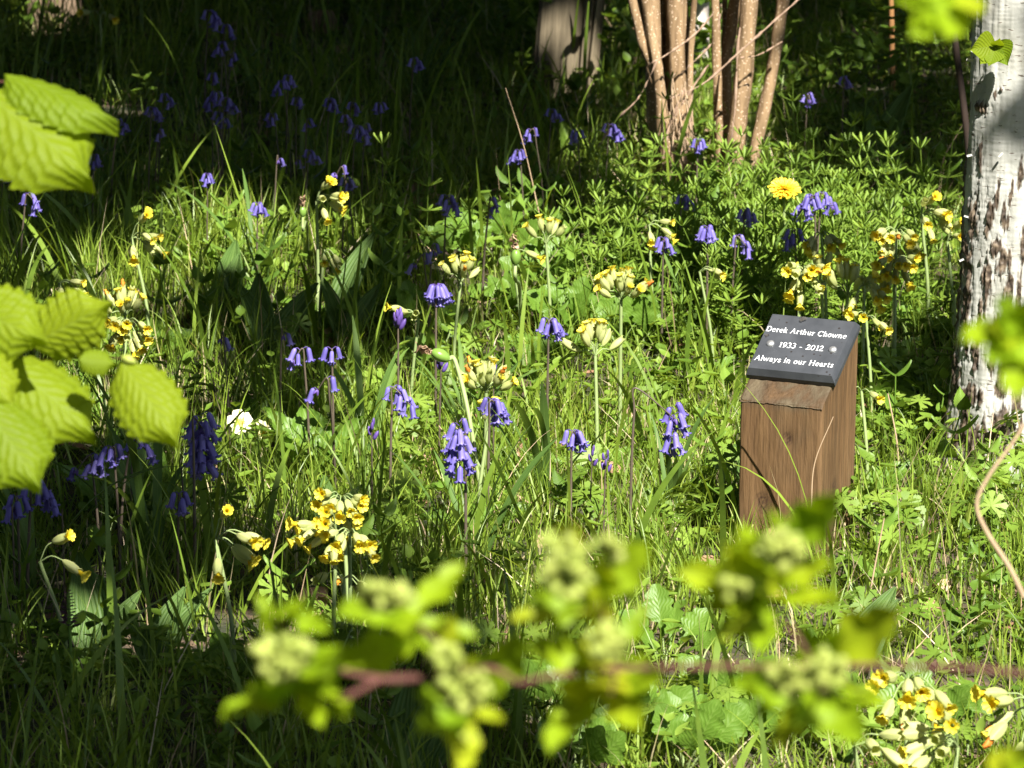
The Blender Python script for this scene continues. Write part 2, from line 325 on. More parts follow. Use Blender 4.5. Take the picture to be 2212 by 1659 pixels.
pr = N(nt, 'ShaderNodeBsdfPrincipled'); pr.inputs['Roughness'].default_value = .5; L(mx.outputs[2], pr.inputs['Base Color'])
ou = N(nt, 'ShaderNodeOutputMaterial'); L(pr.outputs[0], ou.inputs[0]); G['slate'] = m
m, nt = newmat('white_engraving'); pr = N(nt, 'ShaderNodeBsdfPrincipled'); pr.inputs['Base Color'].default_value = (.75, .76, .78, 1); pr.inputs['Roughness'].default_value = .7
ou = N(nt, 'ShaderNodeOutputMaterial'); nt.links.new(pr.outputs[0], ou.inputs[0]); G['white'] = m
m, nt = newmat('screw_cap'); pr = N(nt, 'ShaderNodeBsdfPrincipled'); pr.inputs['Base Color'].default_value = (.62, .62, .63, 1); pr.inputs['Roughness'].default_value = .38; pr.inputs['Metallic'].default_value = .85
ou = N(nt, 'ShaderNodeOutputMaterial'); nt.links.new(pr.outputs[0], ou.inputs[0]); G['steel'] = m

TH = R(23)
base_c = at_z(1679, 1218, 0.0)                    # middle of the front foot of the post
WP, DP, HF = .101, .119, .0                       # width, depth
scale_p = mmpx(Vector((base_c.x, base_c.y, .1)))
# height of the front face: its top edge is seen at v=872
zf = 1.5 - base_c.y*math.tan(PITCH + math.atan((871-829.5)*KF))
SL = R(32)
post = thing('memorial_post', base_c, 'short brown timber post with sloping top carrying an engraved slate plaque', 'memorial post')
post.rotation_euler = (R(0), R(.8), -TH)           # front normal turns to the left of the camera
def post_mesh():
    n = 40; nz = 120; mb = MB(); HW = WP/2; zb = -.08
    # perimeter walk with small rounded corners, local y: 0 front .. DP back
    per = []; r = .004
    def side(a, b, k): return [(a[0]+(b[0]-a[0])*t, a[1]+(b[1]-a[1])*t) for t in np.linspace(0, 1, k)]
    P = side((-HW+r, 0), (HW-r, 0), n) + [(HW-r*.3, r*.3)] + side((HW, r), (HW, DP-r), n) + [(HW-r*.3, DP-r*.3)] + side((HW-r, DP), (-HW+r, DP), n) + [(-HW+r*.3, DP-r*.3)] + side((-HW, DP-r), (-HW, r), n) + [(-HW+r*.3, r*.3)]
    P = np.array(P); K = len(P)
    top = zf + np.maximum(P[:, 1], 0)*math.tan(SL)
    t = np.linspace(0, 1, nz)[:, None]; Zg = zb + (top[None, :]-zb)*t
    Xg = P[None, :, 0] + 0*Zg; Yg = P[None, :, 1] + 0*Zg
    # shallow grooves along the grain, stronger on the right face
    right = (P[:, 0] > HW-.003)[None, :]; gr = vnoise(P[None, :, 1]*300+3, Zg*3, 5)**2
    Xg = Xg - right*gr*.0022; front = (P[:, 1] < .003)[None, :]; gf = vnoise(P[None, :, 0]*120, Zg*4, 9)
    Yg = Yg + front*(gf*.0012)
    Xg = Xg + (vnoise(Zg*4, 0, 2)-.5)*.002
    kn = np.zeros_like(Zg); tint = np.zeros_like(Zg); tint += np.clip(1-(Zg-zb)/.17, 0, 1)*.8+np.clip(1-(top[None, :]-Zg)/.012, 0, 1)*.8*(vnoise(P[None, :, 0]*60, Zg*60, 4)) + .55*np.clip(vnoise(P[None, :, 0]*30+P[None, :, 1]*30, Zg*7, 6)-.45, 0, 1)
    for kx, ky, kz, rr in ((.008, 0, .148, .006), (-.02, 0, .07, .0095), (HW, .045, .085, .009), (.03, 0, .04, .005)):
        d = np.sqrt((Xg-kx)**2+(Yg-ky)**2+((Zg-kz)*.8)**2); kn = np.maximum(kn, np.clip((1.25-d/rr)*2, 0, 1)*(.55+.45*np.sin(d/rr*14)))
        Yg = Yg + front*np.exp(-(d/rr)**2)*.0015
    mb.add(np.stack([Xg, Yg, Zg], -1), grid_faces(nz, K, True), tint.ravel(), np.stack([kn.ravel()*0, kn.ravel()], 1))
    m_ = 70; s = np.linspace(0, 1, m_); A, B = np.meshgrid(s, s)
    x = -HW+.0004+(WP-.0008)*A; y = -.0004+(DP+.0004)*B; z = zf + y*math.tan(SL) + .0006 + (vnoise(x*130+y*90, y*40, 1)-.5)*.0016+(vnoise((x+y*.7)*420, y*30, 1)-.5)*.0008
    z = z - .0022*np.clip(1-y/.0035, 0, 1)**2 - .0018*np.clip(1-(HW-np.abs(x))/.003, 0, 1)**2
    mb.add(np.stack([x, y, z], -1), grid_faces(m_, m_), 1.0)
    return mb
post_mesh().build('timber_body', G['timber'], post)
# plaque frame: origin at its lower middle, x right, y up the slope
PLW, PLL, PLT = .108, .098, .014
pm = Matrix.Translation((.001, .033*math.cos(SL), zf + .033*math.sin(SL)+.0016)) @ Matrix.Rotation(SL, 4, 'X')
def plaque_mesh():
    mb = MB(); hw = PLW/2; b = .006
    v = []
    for (z, ins) in ((0.0002, 0), (PLT*.4, 0), (PLT, b*.55)):
        v += [(-hw+ins, ins, z), (hw-ins, ins, z), (hw-ins, PLL-ins, z), (-hw+ins, PLL-ins, z)]
    f = []
    for i in (0, 1):
        for j in range(4): f.append((i*4+j, i*4+(j+1) % 4, (i+1)*4+(j+1) % 4, (i+1)*4+j))
    f += [(8, 9, 10, 11), (3, 2, 1, 0)]
    return mb.add(v, f)
plaque = plaque_mesh().build('plaque', G['slate'], post, smooth=False); plaque.matrix_local = pm
def arc(cx, cy, rx, ry, a0, a1, k=14): return [(cx+rx*math.cos(R(a)), cy+ry*math.sin(R(a))) for a in np.linspace(a0, a1, k)]
TK, TN = .105, .05
sb = lambda x, y, w_=.13: ([(x-w_/2-.02, y), (x+w_/2+.02, y)], TN)
GL = {
 'D': (.8, [([(.16, 0), (.16, .72)], TK), sb(.16, .7, .16), sb(.16, .02, .16), ([(.16, .7), (.32, .7)], TN), ([(.16, .02), (.32, .02)], TN), (arc(.32, .36, .35, .34, 90, -90), TK)]),
 'e': (.52, [(arc(.27, .24, .19, .23, 0, 320), .068), ([(.08, .27), (.46, .27)], TN)]),
 'r': (.43, [([(.15, 0), (.15, .47)], TK), sb(.15, .02, .16), sb(.1, .46, .06), ([(.17, .3), (.24, .42), (.37, .44)], .09)]),
 'k': (.56, [([(.14, 0), (.14, .74)], TK), sb(.14, .02), sb(.1, .73, .06), ([(.17, .2), (.43, .46)], TN), ([(.25, .28), (.47, .02)], TK), sb(.42, .46, .1), sb(.47, .02, .1)]),
 'A': (.76, [([(.1, .02), (.37, .72)], TN), ([(.37, .72), (.63, .02)], TK), ([(.18, .25), (.54, .25)], TN), sb(.1, .02), sb(.63, .02)]),
 't': (.38, [([(.18, .62), (.18, .1), (.23, .03), (.34, .06)], .09), ([(.05, .46), (.34, .46)], TN)]),
 'h': (.6, [([(.14, 0), (.14, .74)], TK), sb(.14, .02), sb(.1, .73, .06), ([(.17, .36), (.26, .46), (.37, .46), (.43, .36), (.43, 0)], .08), sb(.43, .02)]),
 'u': (.6, [([(.13, .46), (.13, .12), (.19, .03), (.3, .03), (.42, .14)], .08), ([(.43, .47), (.43, 0)], TK), sb(.1, .46, .06), sb(.39, .46, .06), sb(.47, .02, .06)]),
 'C': (.72, [(arc(.38, .36, .3, .34, 45, 318), .095), ([(.61, .5), (.61, .7)], TN)]),
 'o': (.54, [(arc(.27, .24, .19, .22, 0, 360, 20), .09)]),
 'w': (.78, [([(.08, .46), (.24, .02)], TK), ([(.24, .02), (.39, .44)], TN), ([(.39, .44), (.54, .02)], TK), ([(.54, .02), (.69, .46)], TN), sb(.08, .46, .1), sb(.69, .46, .1)]),
 'n': (.6, [([(.14, 0), (.14, .47)], TK), sb(.14, .02), sb(.1, .46, .06), ([(.17, .36), (.26, .46), (.37, .46), (.43, .36), (.43, 0)], .08), sb(.43, .02)]),
 '1': (.42, [([(.24, .02), (.24, .7)], TK), ([(.1, .6), (.22, .69)], TN), sb(.24, .02, .2)]),
 '9': (.52, [(arc(.25, .49, .17, .21, 0, 360, 18), .08), ([(.42, .48), (.41, .28), (.31, .09), (.13, .01)], .08)]),
 '3': (.5, [(arc(.23, .54, .16, .16, 150, -85), .08), (arc(.23, .2, .19, .19, 85, -150), .09)]),
 '-': (.42, [([(.08, .25), (.34, .25)], .07)]),
 '2': (.52, [([(.08, .54), (.13, .67), (.26, .71), (.38, .62), (.37, .46), (.22, .24), (.08, .05)], .08), ([(.06, .05), (.44, .05)], .09), ([(.44, .03), (.46, .16)], TN)]),
 '0': (.54, [(arc(.26, .36, .18, .33, 0, 360, 20), .085)]),
 'l': (.3, [([(.15, 0), (.15, .74)], TK), sb(.15, .02), sb(.11, .73, .06)]),
 'y': (.54, [([(.09, .46), (.27, .03)], TK), ([(.45, .46), (.24, -.12), (.14, -.2), (.06, -.18)], TN), sb(.09, .46, .1), sb(.45, .46, .1)]),
 's': (.44, [([(.37, .4), (.3, .46), (.17, .46), (.1, .36), (.2, .27), (.33, .2), (.38, .11), (.28, .02), (.15, .02), (.07, .1)], .08)]),
 'i': (.3, [([(.15, 0), (.15, .47)], TK), sb(.15, .02), sb(.11, .46, .06), ([(.15, .6), (.15, .7)], .1)]),
 'H': (.82, [([(.16, 0), (.16, .72)], TK), ([(.64, 0), (.64, .72)], TK), ([(.16, .37), (.64, .37)], TN), sb(.16, .02), sb(.16, .7), sb(.64, .02), sb(.64, .7)]),
 'a': (.52, [([(.1, .39), (.2, .46), (.32, .45), (.37, .35), (.37, .06), (.48, .02)], .085), ([(.36, .28), (.18, .24), (.09, .13), (.14, .03), (.26, .02), (.37, .12)], .075)]),
 ' ': (.34, [])}
def text_mesh(txt, x0, x1, y0, h):
    mb = MB(); adv = sum(GL[c][0] for c in txt); sx = (x1-x0)/adv; sy = h; x = x0; k = 0
    for c in txt:
        a, st = GL[c]
        for pts, w_ in st:
            P = np.array([(x+px_*sx, y0+py_*sy) for px_, py_ in pts]); w2 = w_*(sx+sy)/2*.5*.9
            T = np.gradient(P, axis=0); T /= np.linalg.norm(T, axis=1)[:, None]+1e-12; Nn = np.stack([-T[:, 1], T[:, 0]], 1)
            z = PLT + .00015 + k*.00003; k = (k+1) % 9
            v = np.stack([np.c_[P+Nn*w2, np.full(len(P), z)], np.c_[P-Nn*w2, np.full(len(P), z)]], 1).reshape(-1, 3)
            f = [(2*i+1, 2*i+3, 2*i+2, 2*i) for i in range(len(P)-1)]; mb.add(v, f)
        x += a*sx
    return mb
for txt, a_, b_, yy in (('Derek Arthur Chowne', .035, .95, .0655), ('1933 - 2012', .25, .76, .0415), ('Always in our Hearts', .055, .945, .0165)):
    o = text_mesh(txt, -PLW/2+PLW*a_, -PLW/2+PLW*b_, yy, .0116).build('engraved_lettering', G['white'], plaque, smooth=False)
for fx in (.155, .86):
    mb = MB(); mb.add(*lathe([(.0048, 0), (.0046, .0012), (.0032, .0024), (.0014, .0029), (.0001, .003)], 18))
    o = mb.build('screw_cap', G['steel'], plaque); o.location = (-PLW/2+PLW*fx, .0455, PLT+.0002)

# ------------------------------------------------------------------ flies on the plaque
m, nt = newmat('fly_body'); pr = N(nt, 'ShaderNodeBsdfPrincipled'); pr.inputs['Base Color'].default_value = (.02, .017, .015, 1); pr.inputs['Roughness'].default_value = .4
ou = N(nt, 'ShaderNodeOutputMaterial'); nt.links.new(pr.outputs[0], ou.inputs[0]); G['fly'] = m
m, nt = newmat('fly_wing'); pr = N(nt, 'ShaderNodeBsdfPrincipled'); pr.inputs['Base Color'].default_value = (.06, .055, .05, 1); pr.inputs['Alpha'].default_value = .6
ou = N(nt, 'ShaderNodeOutputMaterial'); nt.links.new(pr.outputs[0], ou.inputs[0]); G['wing'] = m
bpy.context.view_layer.update()
def fly(x, y, rz, s, label):
    t = thing('fly', (0, 0, 0), label, 'fly', 'flies on the slate plaque')
    t.matrix_world = plaque.matrix_world @ Matrix.Translation((x, y, PLT)) @ Matrix.Rotation(rz, 4, 'Z') @ Matrix.Scale(s, 4)
    mb = MB(); prof = [(.0002, -3.6), (.8, -3), (1.15, -1.6), (1.0, -.6), (.7, -.2), (1.1, .3), (1.2, 1.1), (.7, 1.9), (.35, 2.05), (.8, 2.3), (.85, 2.8), (.5, 3.2), (.01, 3.3)]
    v, f, uv = lathe(prof, 10); v = v[:, [0, 2, 1]]; v[:, 2] = v[:, 2]*.85+1.6; mb.add(v*.001, f[:, ::-1], .5, uv)
    mb.build('body', G['fly'], t)
    for sx in (-1, 1):
        for yy in (-.2, .8, 1.6):
            mb = MB(); mb.add(*tube(np.array([(0.3*sx, yy, 1.3), (2.0*sx, yy+(yy-.7)*.8, 2.1), (2.9*sx, yy+(yy-.7)*1.6, .1)])*.001, .00014, 4)); mb.build('leg', G['fly'], t)
        mb = MB(); v, f, uv = strip(6, 3, lambda q: .1+.28*np.sin(q*3.0)); M = frame((sx*.0005, .001, .0027), (sx*.0028, -.0042, .0024), (0, 0, 1), 1.0); mb.xf((v, f, uv), M); mb.build('wing', G['wing'], t)
fly(-.012, PLL-.008, .7, 1.15, 'small dark fly resting near the top edge of the slate plaque')
fly(-PLW/2+.009, .058, -.9, .62, 'tiny fly at the left edge of the slate plaque')

# ================================================================== birch tree
bb0 = at_z(2172, 1010, 0.0); BX, BY = bb0.x, bb0.y + .055
kk = mmpx(Vector((BX, BY-.05, .2)))
def d2w(u, v):                                     # displayed point -> x offset from the trunk axis, height
    p = ray(u, v); p = Vector((0, 0, CAMZ)) + p*((BY-.05)/p.y); return p.x, p.z
TOPX = d2w(2206, 0)[0]; BOTX = d2w(2166, 950)[0]
FIS = [(2126, 239, 16, 16), (2121, 348, 5, 52), (2204, 359, 10, 42), (2157, 400, 4, 14), (2186, 403, 4, 15), (2155, 430, 6, 20), (2181, 427, 6, 24), (2171, 478, 11, 46),
 (2106, 495, 9, 55), (2138, 478, 9, 45), (2150, 533, 22, 22), (2164, 560, 14, 38), (2208, 522, 6, 40), (2095, 572, 10, 50), (2177, 623, 12, 38), (2133, 606, 12, 52), (2092, 678, 11, 70),
 (2119, 681, 9, 34), (2109, 763, 22, 46), (2065, 800, 14, 75), (2058, 860, 13, 60), (2099, 855, 34, 24), (2160, 828, 18, 60), (2112, 950, 80, 55), (2160, 914, 44, 50), (2204, 804, 15, 60),
 (2200, 640, 9, 60), (2215, 700, 10, 50), (2190, 720, 8, 40), (2150, 205, 5, 8), (2150, 700, 7, 30), (2143, 770, 8, 40), (2190, 880, 20, 60), (2165, 193, 7, 5), (2230, 450, 10, 60), (2180, 560, 6, 30)]
WHI = [(2068, 913, 11, 34), (2106, 893, 14, 17), (2150, 868, 10, 24), (2088, 820, 7, 30), (2128, 985, 5, 18), (2196, 900, 8, 22)]
def trunk_axis(z):
    t = np.clip((z)/.56, -.3, 6); return BOTX + (TOPX-BOTX)*t
def birch():
    z = np.concatenate([np.arange(-.06, .62, .0016), np.linspace(.63, 4.2, 70)]); nph = 300
    ph = np.linspace(0, 2*np.pi, nph, endpoint=False); Zg, P = np.meshgrid(z, ph, indexing='ij')
    R0 = .052 + .0135*np.exp(-np.clip(Zg, 0, 9)/.16) + .012*np.exp(-np.clip(Zg+.03, 0, 9)/.05); R0 = R0*np.clip(1-.12*(Zg-.6), .3, 1)
    R0 = R0*(1+.14*np.exp(-np.clip(Zg, 0, 9)/.07)*np.cos(P*4+1))
    # arc offset from the side that faces the camera (phi = -90 deg)
    dphi = (P + np.pi/2 + np.pi) % (2*np.pi) - np.pi; front = np.cos(dphi) > 0
    xs = np.sin(dphi)*R0*front; M = np.full(Zg.shape, -1.0)
    ax = trunk_axis(Zg)
    jag = (fbm(P*16, Zg*34, 3, 6)-.5)*2.6
    for (u, v_, hw, hh) in FIS:
        fx, fz = d2w(u, v_); q = ((ax+xs-fx)/(hw*kk*1.02))**2 + ((Zg-fz)/(hh*kk*1.3))**2
        M = np.maximum(M, np.where(front, .86-np.sqrt(q)+jag*.75, -1))
    # other side and above: random fissures
    g = fbm(P*7, Zg*9, 8, 4); M = np.maximum(M, np.where(front & (Zg < .6), -1, (g-.60+.22*np.exp(-np.clip(Zg, 0, 9)/.3))*8+jag*.3))
    for (u, v_, hw, hh) in WHI:
        fx, fz = d2w(u, v_); q = ((ax+xs-fx)/(hw*kk))**2+((Zg-fz)/(hh*kk))**2
        M = np.where(front, np.minimum(M, np.sqrt(q)-1.0+jag*.3+.2), M)
    dark = np.clip(M*4.5, 0, 1)
    rough = fbm(P*24, Zg*90, 1, 5)
    rr = R0 + dark*(rough-.42)*.011 - np.clip(1-np.abs(M)*5, 0, 1)*.0012 + (fbm(P*5, Zg*10, 4, 3)-.5)*.005 + (1-dark)*(vnoise(P*4, Zg*420, 2)-.5)*.0007
    # peeling curls of paper bark
    xx = ax+rr*np.cos(P); yy = BY+rr*np.sin(P)
    mb = MB(); mb.add(np.stack([xx, yy, Zg], -1)-np.array([BX, BY, 0]), grid_faces(len(z), nph, True), dark.ravel(), np.stack([P.ravel()/6.2832, Zg.ravel()], 1))
    return mb
m, nt = newmat('birch_bark'); L = nt.links.new
at = N(nt, 'ShaderNodeAttribute', attribute_name='tint'); uv = N(nt, 'ShaderNodeUVMap', uv_map='UVMap'); tc = N(nt, 'ShaderNodeTexCoord')
mp = N(nt, 'ShaderNodeMapping'); mp.inputs['Scale'].default_value = (22, 230, 1); L(uv.outputs[0], mp.inputs[0])
ln = N(nt, 'ShaderNodeTexNoise'); ln.inputs['Scale'].default_value = 1; ln.inputs['Detail'].default_value = 2; L(mp.outputs[0], ln.inputs['Vector'])
lr = ramp(nt, [(.655, (0, 0, 0)), (.69, (1, 1, 1))]); L(ln.outputs[0], lr.inputs[0])
n1 = N(nt, 'ShaderNodeTexNoise'); n1.inputs['Scale'].default_value = 22; n1.inputs['Detail'].default_value = 6; L(tc.outputs['Object'], n1.inputs['Vector'])
wr = ramp(nt, [(.3, (.22, .215, .185)), (.5, (.33, .33, .3)), (.7, (.42, .42, .385))]); L(n1.outputs[0], wr.inputs[0])
n2 = N(nt, 'ShaderNodeTexNoise'); n2.inputs['Scale'].default_value = 120; n2.inputs['Detail'].default_value = 7; L(tc.outputs['Object'], n2.inputs['Vector'])
dr = ramp(nt, [(.3, (.018, .013, .01)), (.5, (.06, .043, .03)), (.7, (.17, .13, .09))]); L(n2.outputs[0], dr.inputs[0])
m1 = N(nt, 'ShaderNodeMix', data_type='RGBA'); L(lr.outputs[0], m1.inputs[0]); L(wr.outputs[0], m1.inputs[6]); m1.inputs[7].default_value = (.1, .08, .065, 1)
m2 = N(nt, 'ShaderNodeMix', data_type='RGBA'); L(at.outputs['Fac'], m2.inputs[0]); L(m1.outputs[2], m2.inputs[6]); L(dr.outputs[0], m2.inputs[7])
pr = N(nt, 'ShaderNodeBsdfPrincipled'); pr.inputs['Roughness'].default_value = .6; pr.inputs['Specular IOR Level'].default_value = .3; L(m2.outputs[2], pr.inputs['Base Color'])
bp = N(nt, 'ShaderNodeBump'); bp.inputs['Strength'].default_value = .5; bp.inputs['Distance'].default_value = .0015; L(n2.outputs[0], bp.inputs['Height']); L(bp.outputs[0], pr.inputs['Normal'])
ou = N(nt, 'ShaderNodeOutputMaterial'); L(pr.outputs[0], ou.inputs[0]); G['birch'] = m
birch_t = thing('birch_tree', (BX, BY, 0), 'white barked birch trunk with dark fissures at the right of the meadow', 'birch tree')
birch().build('trunk', G['birch'], birch_t)

# ---- leaf templates
def saw(t, n, a): return a*((t*n) % 1.0)
def wf_birch(t): return np.sin(np.pi*np.clip(t, 0, 1)**.62)*.42*(1+.0*t)*(1+.12*((t*12) % 1)) + .004
def wf_hazel(t):
    b = np.interp(t, [0, .03, .1, .25, .45, .6, .72, .8, .88, 1], [.02, .4, .7, .92, 1, .98, .86, .5, .2, 0])
    return .44*b*(1-.17*((t*8+.2) % 1)-.06*((t*24) % 1)) + .002
def zf_pleat(n, a, cup): return lambda s, t: a*np.abs(((t-.42*np.abs(s)*.5)*n) % 1-.5)*np.abs(s)**.4*1.0 - cup*s*s*.5 - .12*t*t - .0*np.abs(s)
T_hazel = strip(97, 25, wf_hazel, zf_pleat(9, .017, .3))
T_hazel2 = strip(64, 25, wf_hazel, lambda s, t: .022*np.abs(((t-.2*np.abs(s))*9) % 1-.5) + .25*s*s - .32*(t-.3)**2)
T_birch = strip(26, 7, wf_birch, lambda s, t: .1*np.abs(s)-.1*t*t)
def wf_haw(t): return (np.sin(np.pi*np.clip(t, 0, 1)**1.15)**.8*.3)*(.6+.4*np.abs(np.sin(t*8.5+.4)))+.012
T_haw = strip(24, 9, wf_haw, lambda s, t: .16*np.abs(s)**1.2*.5 - .16*t*t + .03*np.sin(t*9))
def wf_oval(t): return np.sin(np.pi*np.clip(t, 0, 1)**.8)**.8*.3+.01
T_oval = strip(14, 7, wf_oval, lambda s, t: .08*np.abs(s)-.2*t*t)
def wf_spat(t): return np.where(t > .3, np.sin(np.pi*np.clip((t-.22)/.8, 0, 1)**.9)**.7*.3*(.72+.28*np.abs(np.sin(t*17))), .035) + .012
T_spat = strip(36, 9, wf_spat, lambda s, t: .05*np.abs(s)-.28*t*t + .02*np.sin(t*17)*np.abs(s))
def wf_plant(t): return np.sin(np.pi*np.clip(t, 0, 1)**.75)**.9*.15+.012
T_plant = strip(24, 9, wf_plant, lambda s, t: .05*np.abs(s)-.35*t*t+.012*np.cos(s*9))
T_nett = strip(32, 9, lambda t: np.sin(np.pi*np.clip(t, 0, 1)**.6)**.85*.33*(1-.14*((t*13) % 1))+.004, lambda s, t: .1*np.abs(s)-.2*t*t+.02*np.sin(t*40-np.abs(s)*6)*np.abs(s))
T_strap = strip(28, 5, lambda t: .02*np.clip((1-t)*7, 0.05, 1)**.6*(.7+.5*np.sin(t*3)), lambda s, t: .012*np.abs(s)-.0*t)
def T_palm():
    mb = MB()
    for k in range(7):
        a = R(-130+260*k/6)
        for j, (da, l0, l1) in enumerate(((0, 0, 1), (-.2, .45, .93), (.2, .45, .93))):
            v, f, uv = strip(7, 3, lambda t: .03+.1*np.sin(np.clip(t, 0, 1)*2.6)); v = v*(1, 1, 1)
            v[:, 1] = l0+(l1-l0)*v[:, 1]; v[:, 0] *= (1 if j == 0 else .75)
            v[:, 0] += (v[:, 1]-l0)*math.tan(da)*1.6; v[:, 2] = -.12*v[:, 1]**2 + .04*math.sin(k*2.1+j)*v[:, 1]+.0015*j
            c, s_ = math.cos(a), math.sin(a); v = np.stack([v[:, 0]*c+v[:, 1]*s_, -v[:, 0]*s_+v[:, 1]*c, v[:, 2]], 1)
            mb.add(v*.5, f, .5, uv)
    return np.concatenate(mb.v), np.concatenate(mb.f), np.concatenate(mb.uv)
T_palm = T_palm()
def part(name, tmpl, M, mat, parent, tint=.5):     # one leaf as a mesh of its own
    mb = MB(); mb.xf(tmpl, M, tint); return mb.build(name, mat, parent)
_shared = {}
def shared(name, key, tmpl, mat, M, parent, tint=.5):
    if key not in _shared:
        mb = MB(); mb.add(tmpl[0], tmpl[1], tint, tmpl[2]); o = mb.build(name, mat, parent); _shared[key] = o.data
    else: o = link(name, _shared[key], parent)
    o.matrix_local = M; return o

# leaves that sprout from the birch trunk
LB = Vector((BX, BY, 0))
def on_trunk(u, v, off=0.0):
    p = ray(u, v); return Vector((0, 0, CAMZ)) + p*((BY-.06-off)/p.y)
for (u0, v0, u1, v1, wsc) in ((2148, 100, 2096, 108, 1.25), (2140, 108, 2118, 138, 1.1), (2150, 102, 2136, 142, 1.2), (2158, 90, 2176, 141, 1.15), (2152, 98, 2160, 84, .9)):
    part('leaf', T_birch, frame(on_trunk(u0, v0, .012)-LB, on_trunk(u1, v1, .03)-LB, (0.1, -1, .5), wsc, (u1-2125)*.012), G['hazel'], birch_t, .2)
mb = MB(); mb.add(*tube([on_trunk(2140, 128, -.01)-LB, on_trunk(2146, 112, .012)-LB, on_trunk(2152, 106, .013)-LB], .0012, 5)); mb.build('sprout_twig', G['dry_twig'], birch_t)
# loose curls of peeling paper bark on the left rim
for (u, v_, l, a) in ((2098, 132, 11, .2), (2108, 90, 8, -1.2), (2100, 115, 7, 1.0), (2096, 335, 8, -.3), (2088, 470, 7, .5), (2078, 560, 7, -.6), (2162, 330, 10, -1)):
    p = on_trunk(u, v_); d = Vector((-math.cos(a), -.3, math.sin(a)))*l*kk
    mb = MB(); mb.xf(strip(6, 3, lambda t: .22+0*t, lambda s, t: .3*s*s), frame(p-LB+Vector((.002, 0, 0)), p-LB+d, (.3, -1, .5)), 0.0); mb.build('peeling_bark', G['birch'], birch_t)

# ================================================================== woody stems behind
def stemthing(name, label, cat, pts, r0, r1, mat, zbase, n=10, part_name=None, parent=None, extend=.25, wob=.0006):
    """pts: displayed points top..bottom, the last one on the ground"""
    b = at_z(pts[-1][0], pts[-1][1], zbase); P = []
    for k, (u, v) in enumerate(pts): d = ray(u, v); P.append(Vector((0, 0, CAMZ)) + d*(b.y/d.y))
    P = [P[0] + (P[0]-P[1])*extend*4] + P + [P[-1] - Vector((0, 0, .06))]
    sp_ = smooth_path(P, 60); t = np.linspace(0, 1, len(sp_)); rad = r1+(r0-r1)*t; rad = rad*(1+.07*np.sin(t*37+r0*900)*0.5+.06*(vnoise(t*14, r0*999)-.5))
    return b, sp_, rad
def shade_stem(name, label, cat, pts, w_top, w_bot, mat, z=0.0, group=None):
    b, P, rad = stemthing(name, label, cat, pts, 0, 0, mat, z); k = mmpx(b)
    t = np.linspace(0, 1, len(P)); rad = (w_top+(w_bot-w_top)*t)*k/2*(1+.1*(vnoise(t*14, w_top*7)-.5))
    mb = MB(); v, f, uv = tube(P-np.array(b), rad, 12); mb.add(v, f, .5, uv); o = mb.build(name, mat, None, loc=b); return tag(o, label, cat, group)

# many-stemmed shrub: one stool with eleven stems
sb0 = at_z(1520, 400, 0); stool = thing('coppiced_shrub', sb0, 'clump of bare tan upright stems with peeling bark behind the meadow', 'shrub')
def stool_part(name, pts, wt, wb, mat, dy=0.0, to_ground=True, n=12):
    P = []
    for (u, v) in pts:
        d = ray(u, v); P.append(Vector((0, 0, CAMZ)) + d*((sb0.y+dy)/d.y))
    P = [P[0]+(P[0]-P[1]).normalized()*.5] + P if to_ground else P
    if to_ground: P.append(P[-1]-Vector((0, 0, .08)))
    P = smooth_path(P, 60); t = np.linspace(0, 1, len(P)); k = mmpx(Vector((0, sb0.y+dy, .3)))*(1.14 if name == 'stem' else 1)
    rad = (wt+(wb-wt)*t)*k/2*(1+.16*(vnoise(t*11, wt*7+pts[0][0])-.5))
    v, f, uv = tube(P-np.array(sb0), rad, n)
    c = P-np.array(sb0)
    v = v + ((vnoise(v[:, 0]*260, v[:, 1]*260, v[:, 2]*30)-.5)*.0035)[:, None]*(v-np.repeat(c, n, 0))/np.repeat(rad, n)[:, None]
    mb = MB(); mb.add(v, f, .5, uv); return mb.build(name, mat, stool)
st = [([(1408, 0), (1414, 200), (1424, 330), (1440, 400)], 30, 34, 0), ([(1432, 0), (1428, 150), (1435, 240), (1462, 380)], 26, 32, .03), ([(1366, 0), (1388, 90), (1412, 150), (1428, 220), (1450, 380)], 15, 24, -.04),
 ([(1458, 0), (1464, 150), (1470, 300), (1478, 400)], 30, 36, -.02), ([(1476, 0), (1482, 150), (1484, 380)], 16, 18, .05), ([(1384, 0), (1402, 120), (1416, 300), (1440, 390)], 14, 16, .06),
 ([(1545, 0), (1550, 200), (1556, 390)], 15, 18, 0), ([(1588, 0), (1572, 110), (1570, 220), (1578, 390)], 24, 18, .05), ([(1618, 0), (1606, 160), (1592, 280), (1582, 410)], 32, 36, -.03),
 ([(1692, 0), (1672, 130), (1652, 230), (1628, 340), (1612, 420)], 22, 25, .0), ([(1566, 0), (1562, 120), (1566, 300), (1570, 400)], 9, 11, .07)]
st += [([(1444, 0), (1446, 120), (1450, 260), (1468, 390)], 18, 20, .02), ([(1396, 0), (1424, 180), (1432, 300), (1452, 395)], 20, 22, -.05), ([(1630, 0), (1616, 180), (1600, 300), (1592, 400)], 14, 16, .04), ([(1500, -10), (1492, 120), (1488, 260), (1482, 380)], 10, 14, .03)]
for pts, a_, b_, dy in st: stool_part('stem', pts, a_, b_, G['stem_bark'], dy)
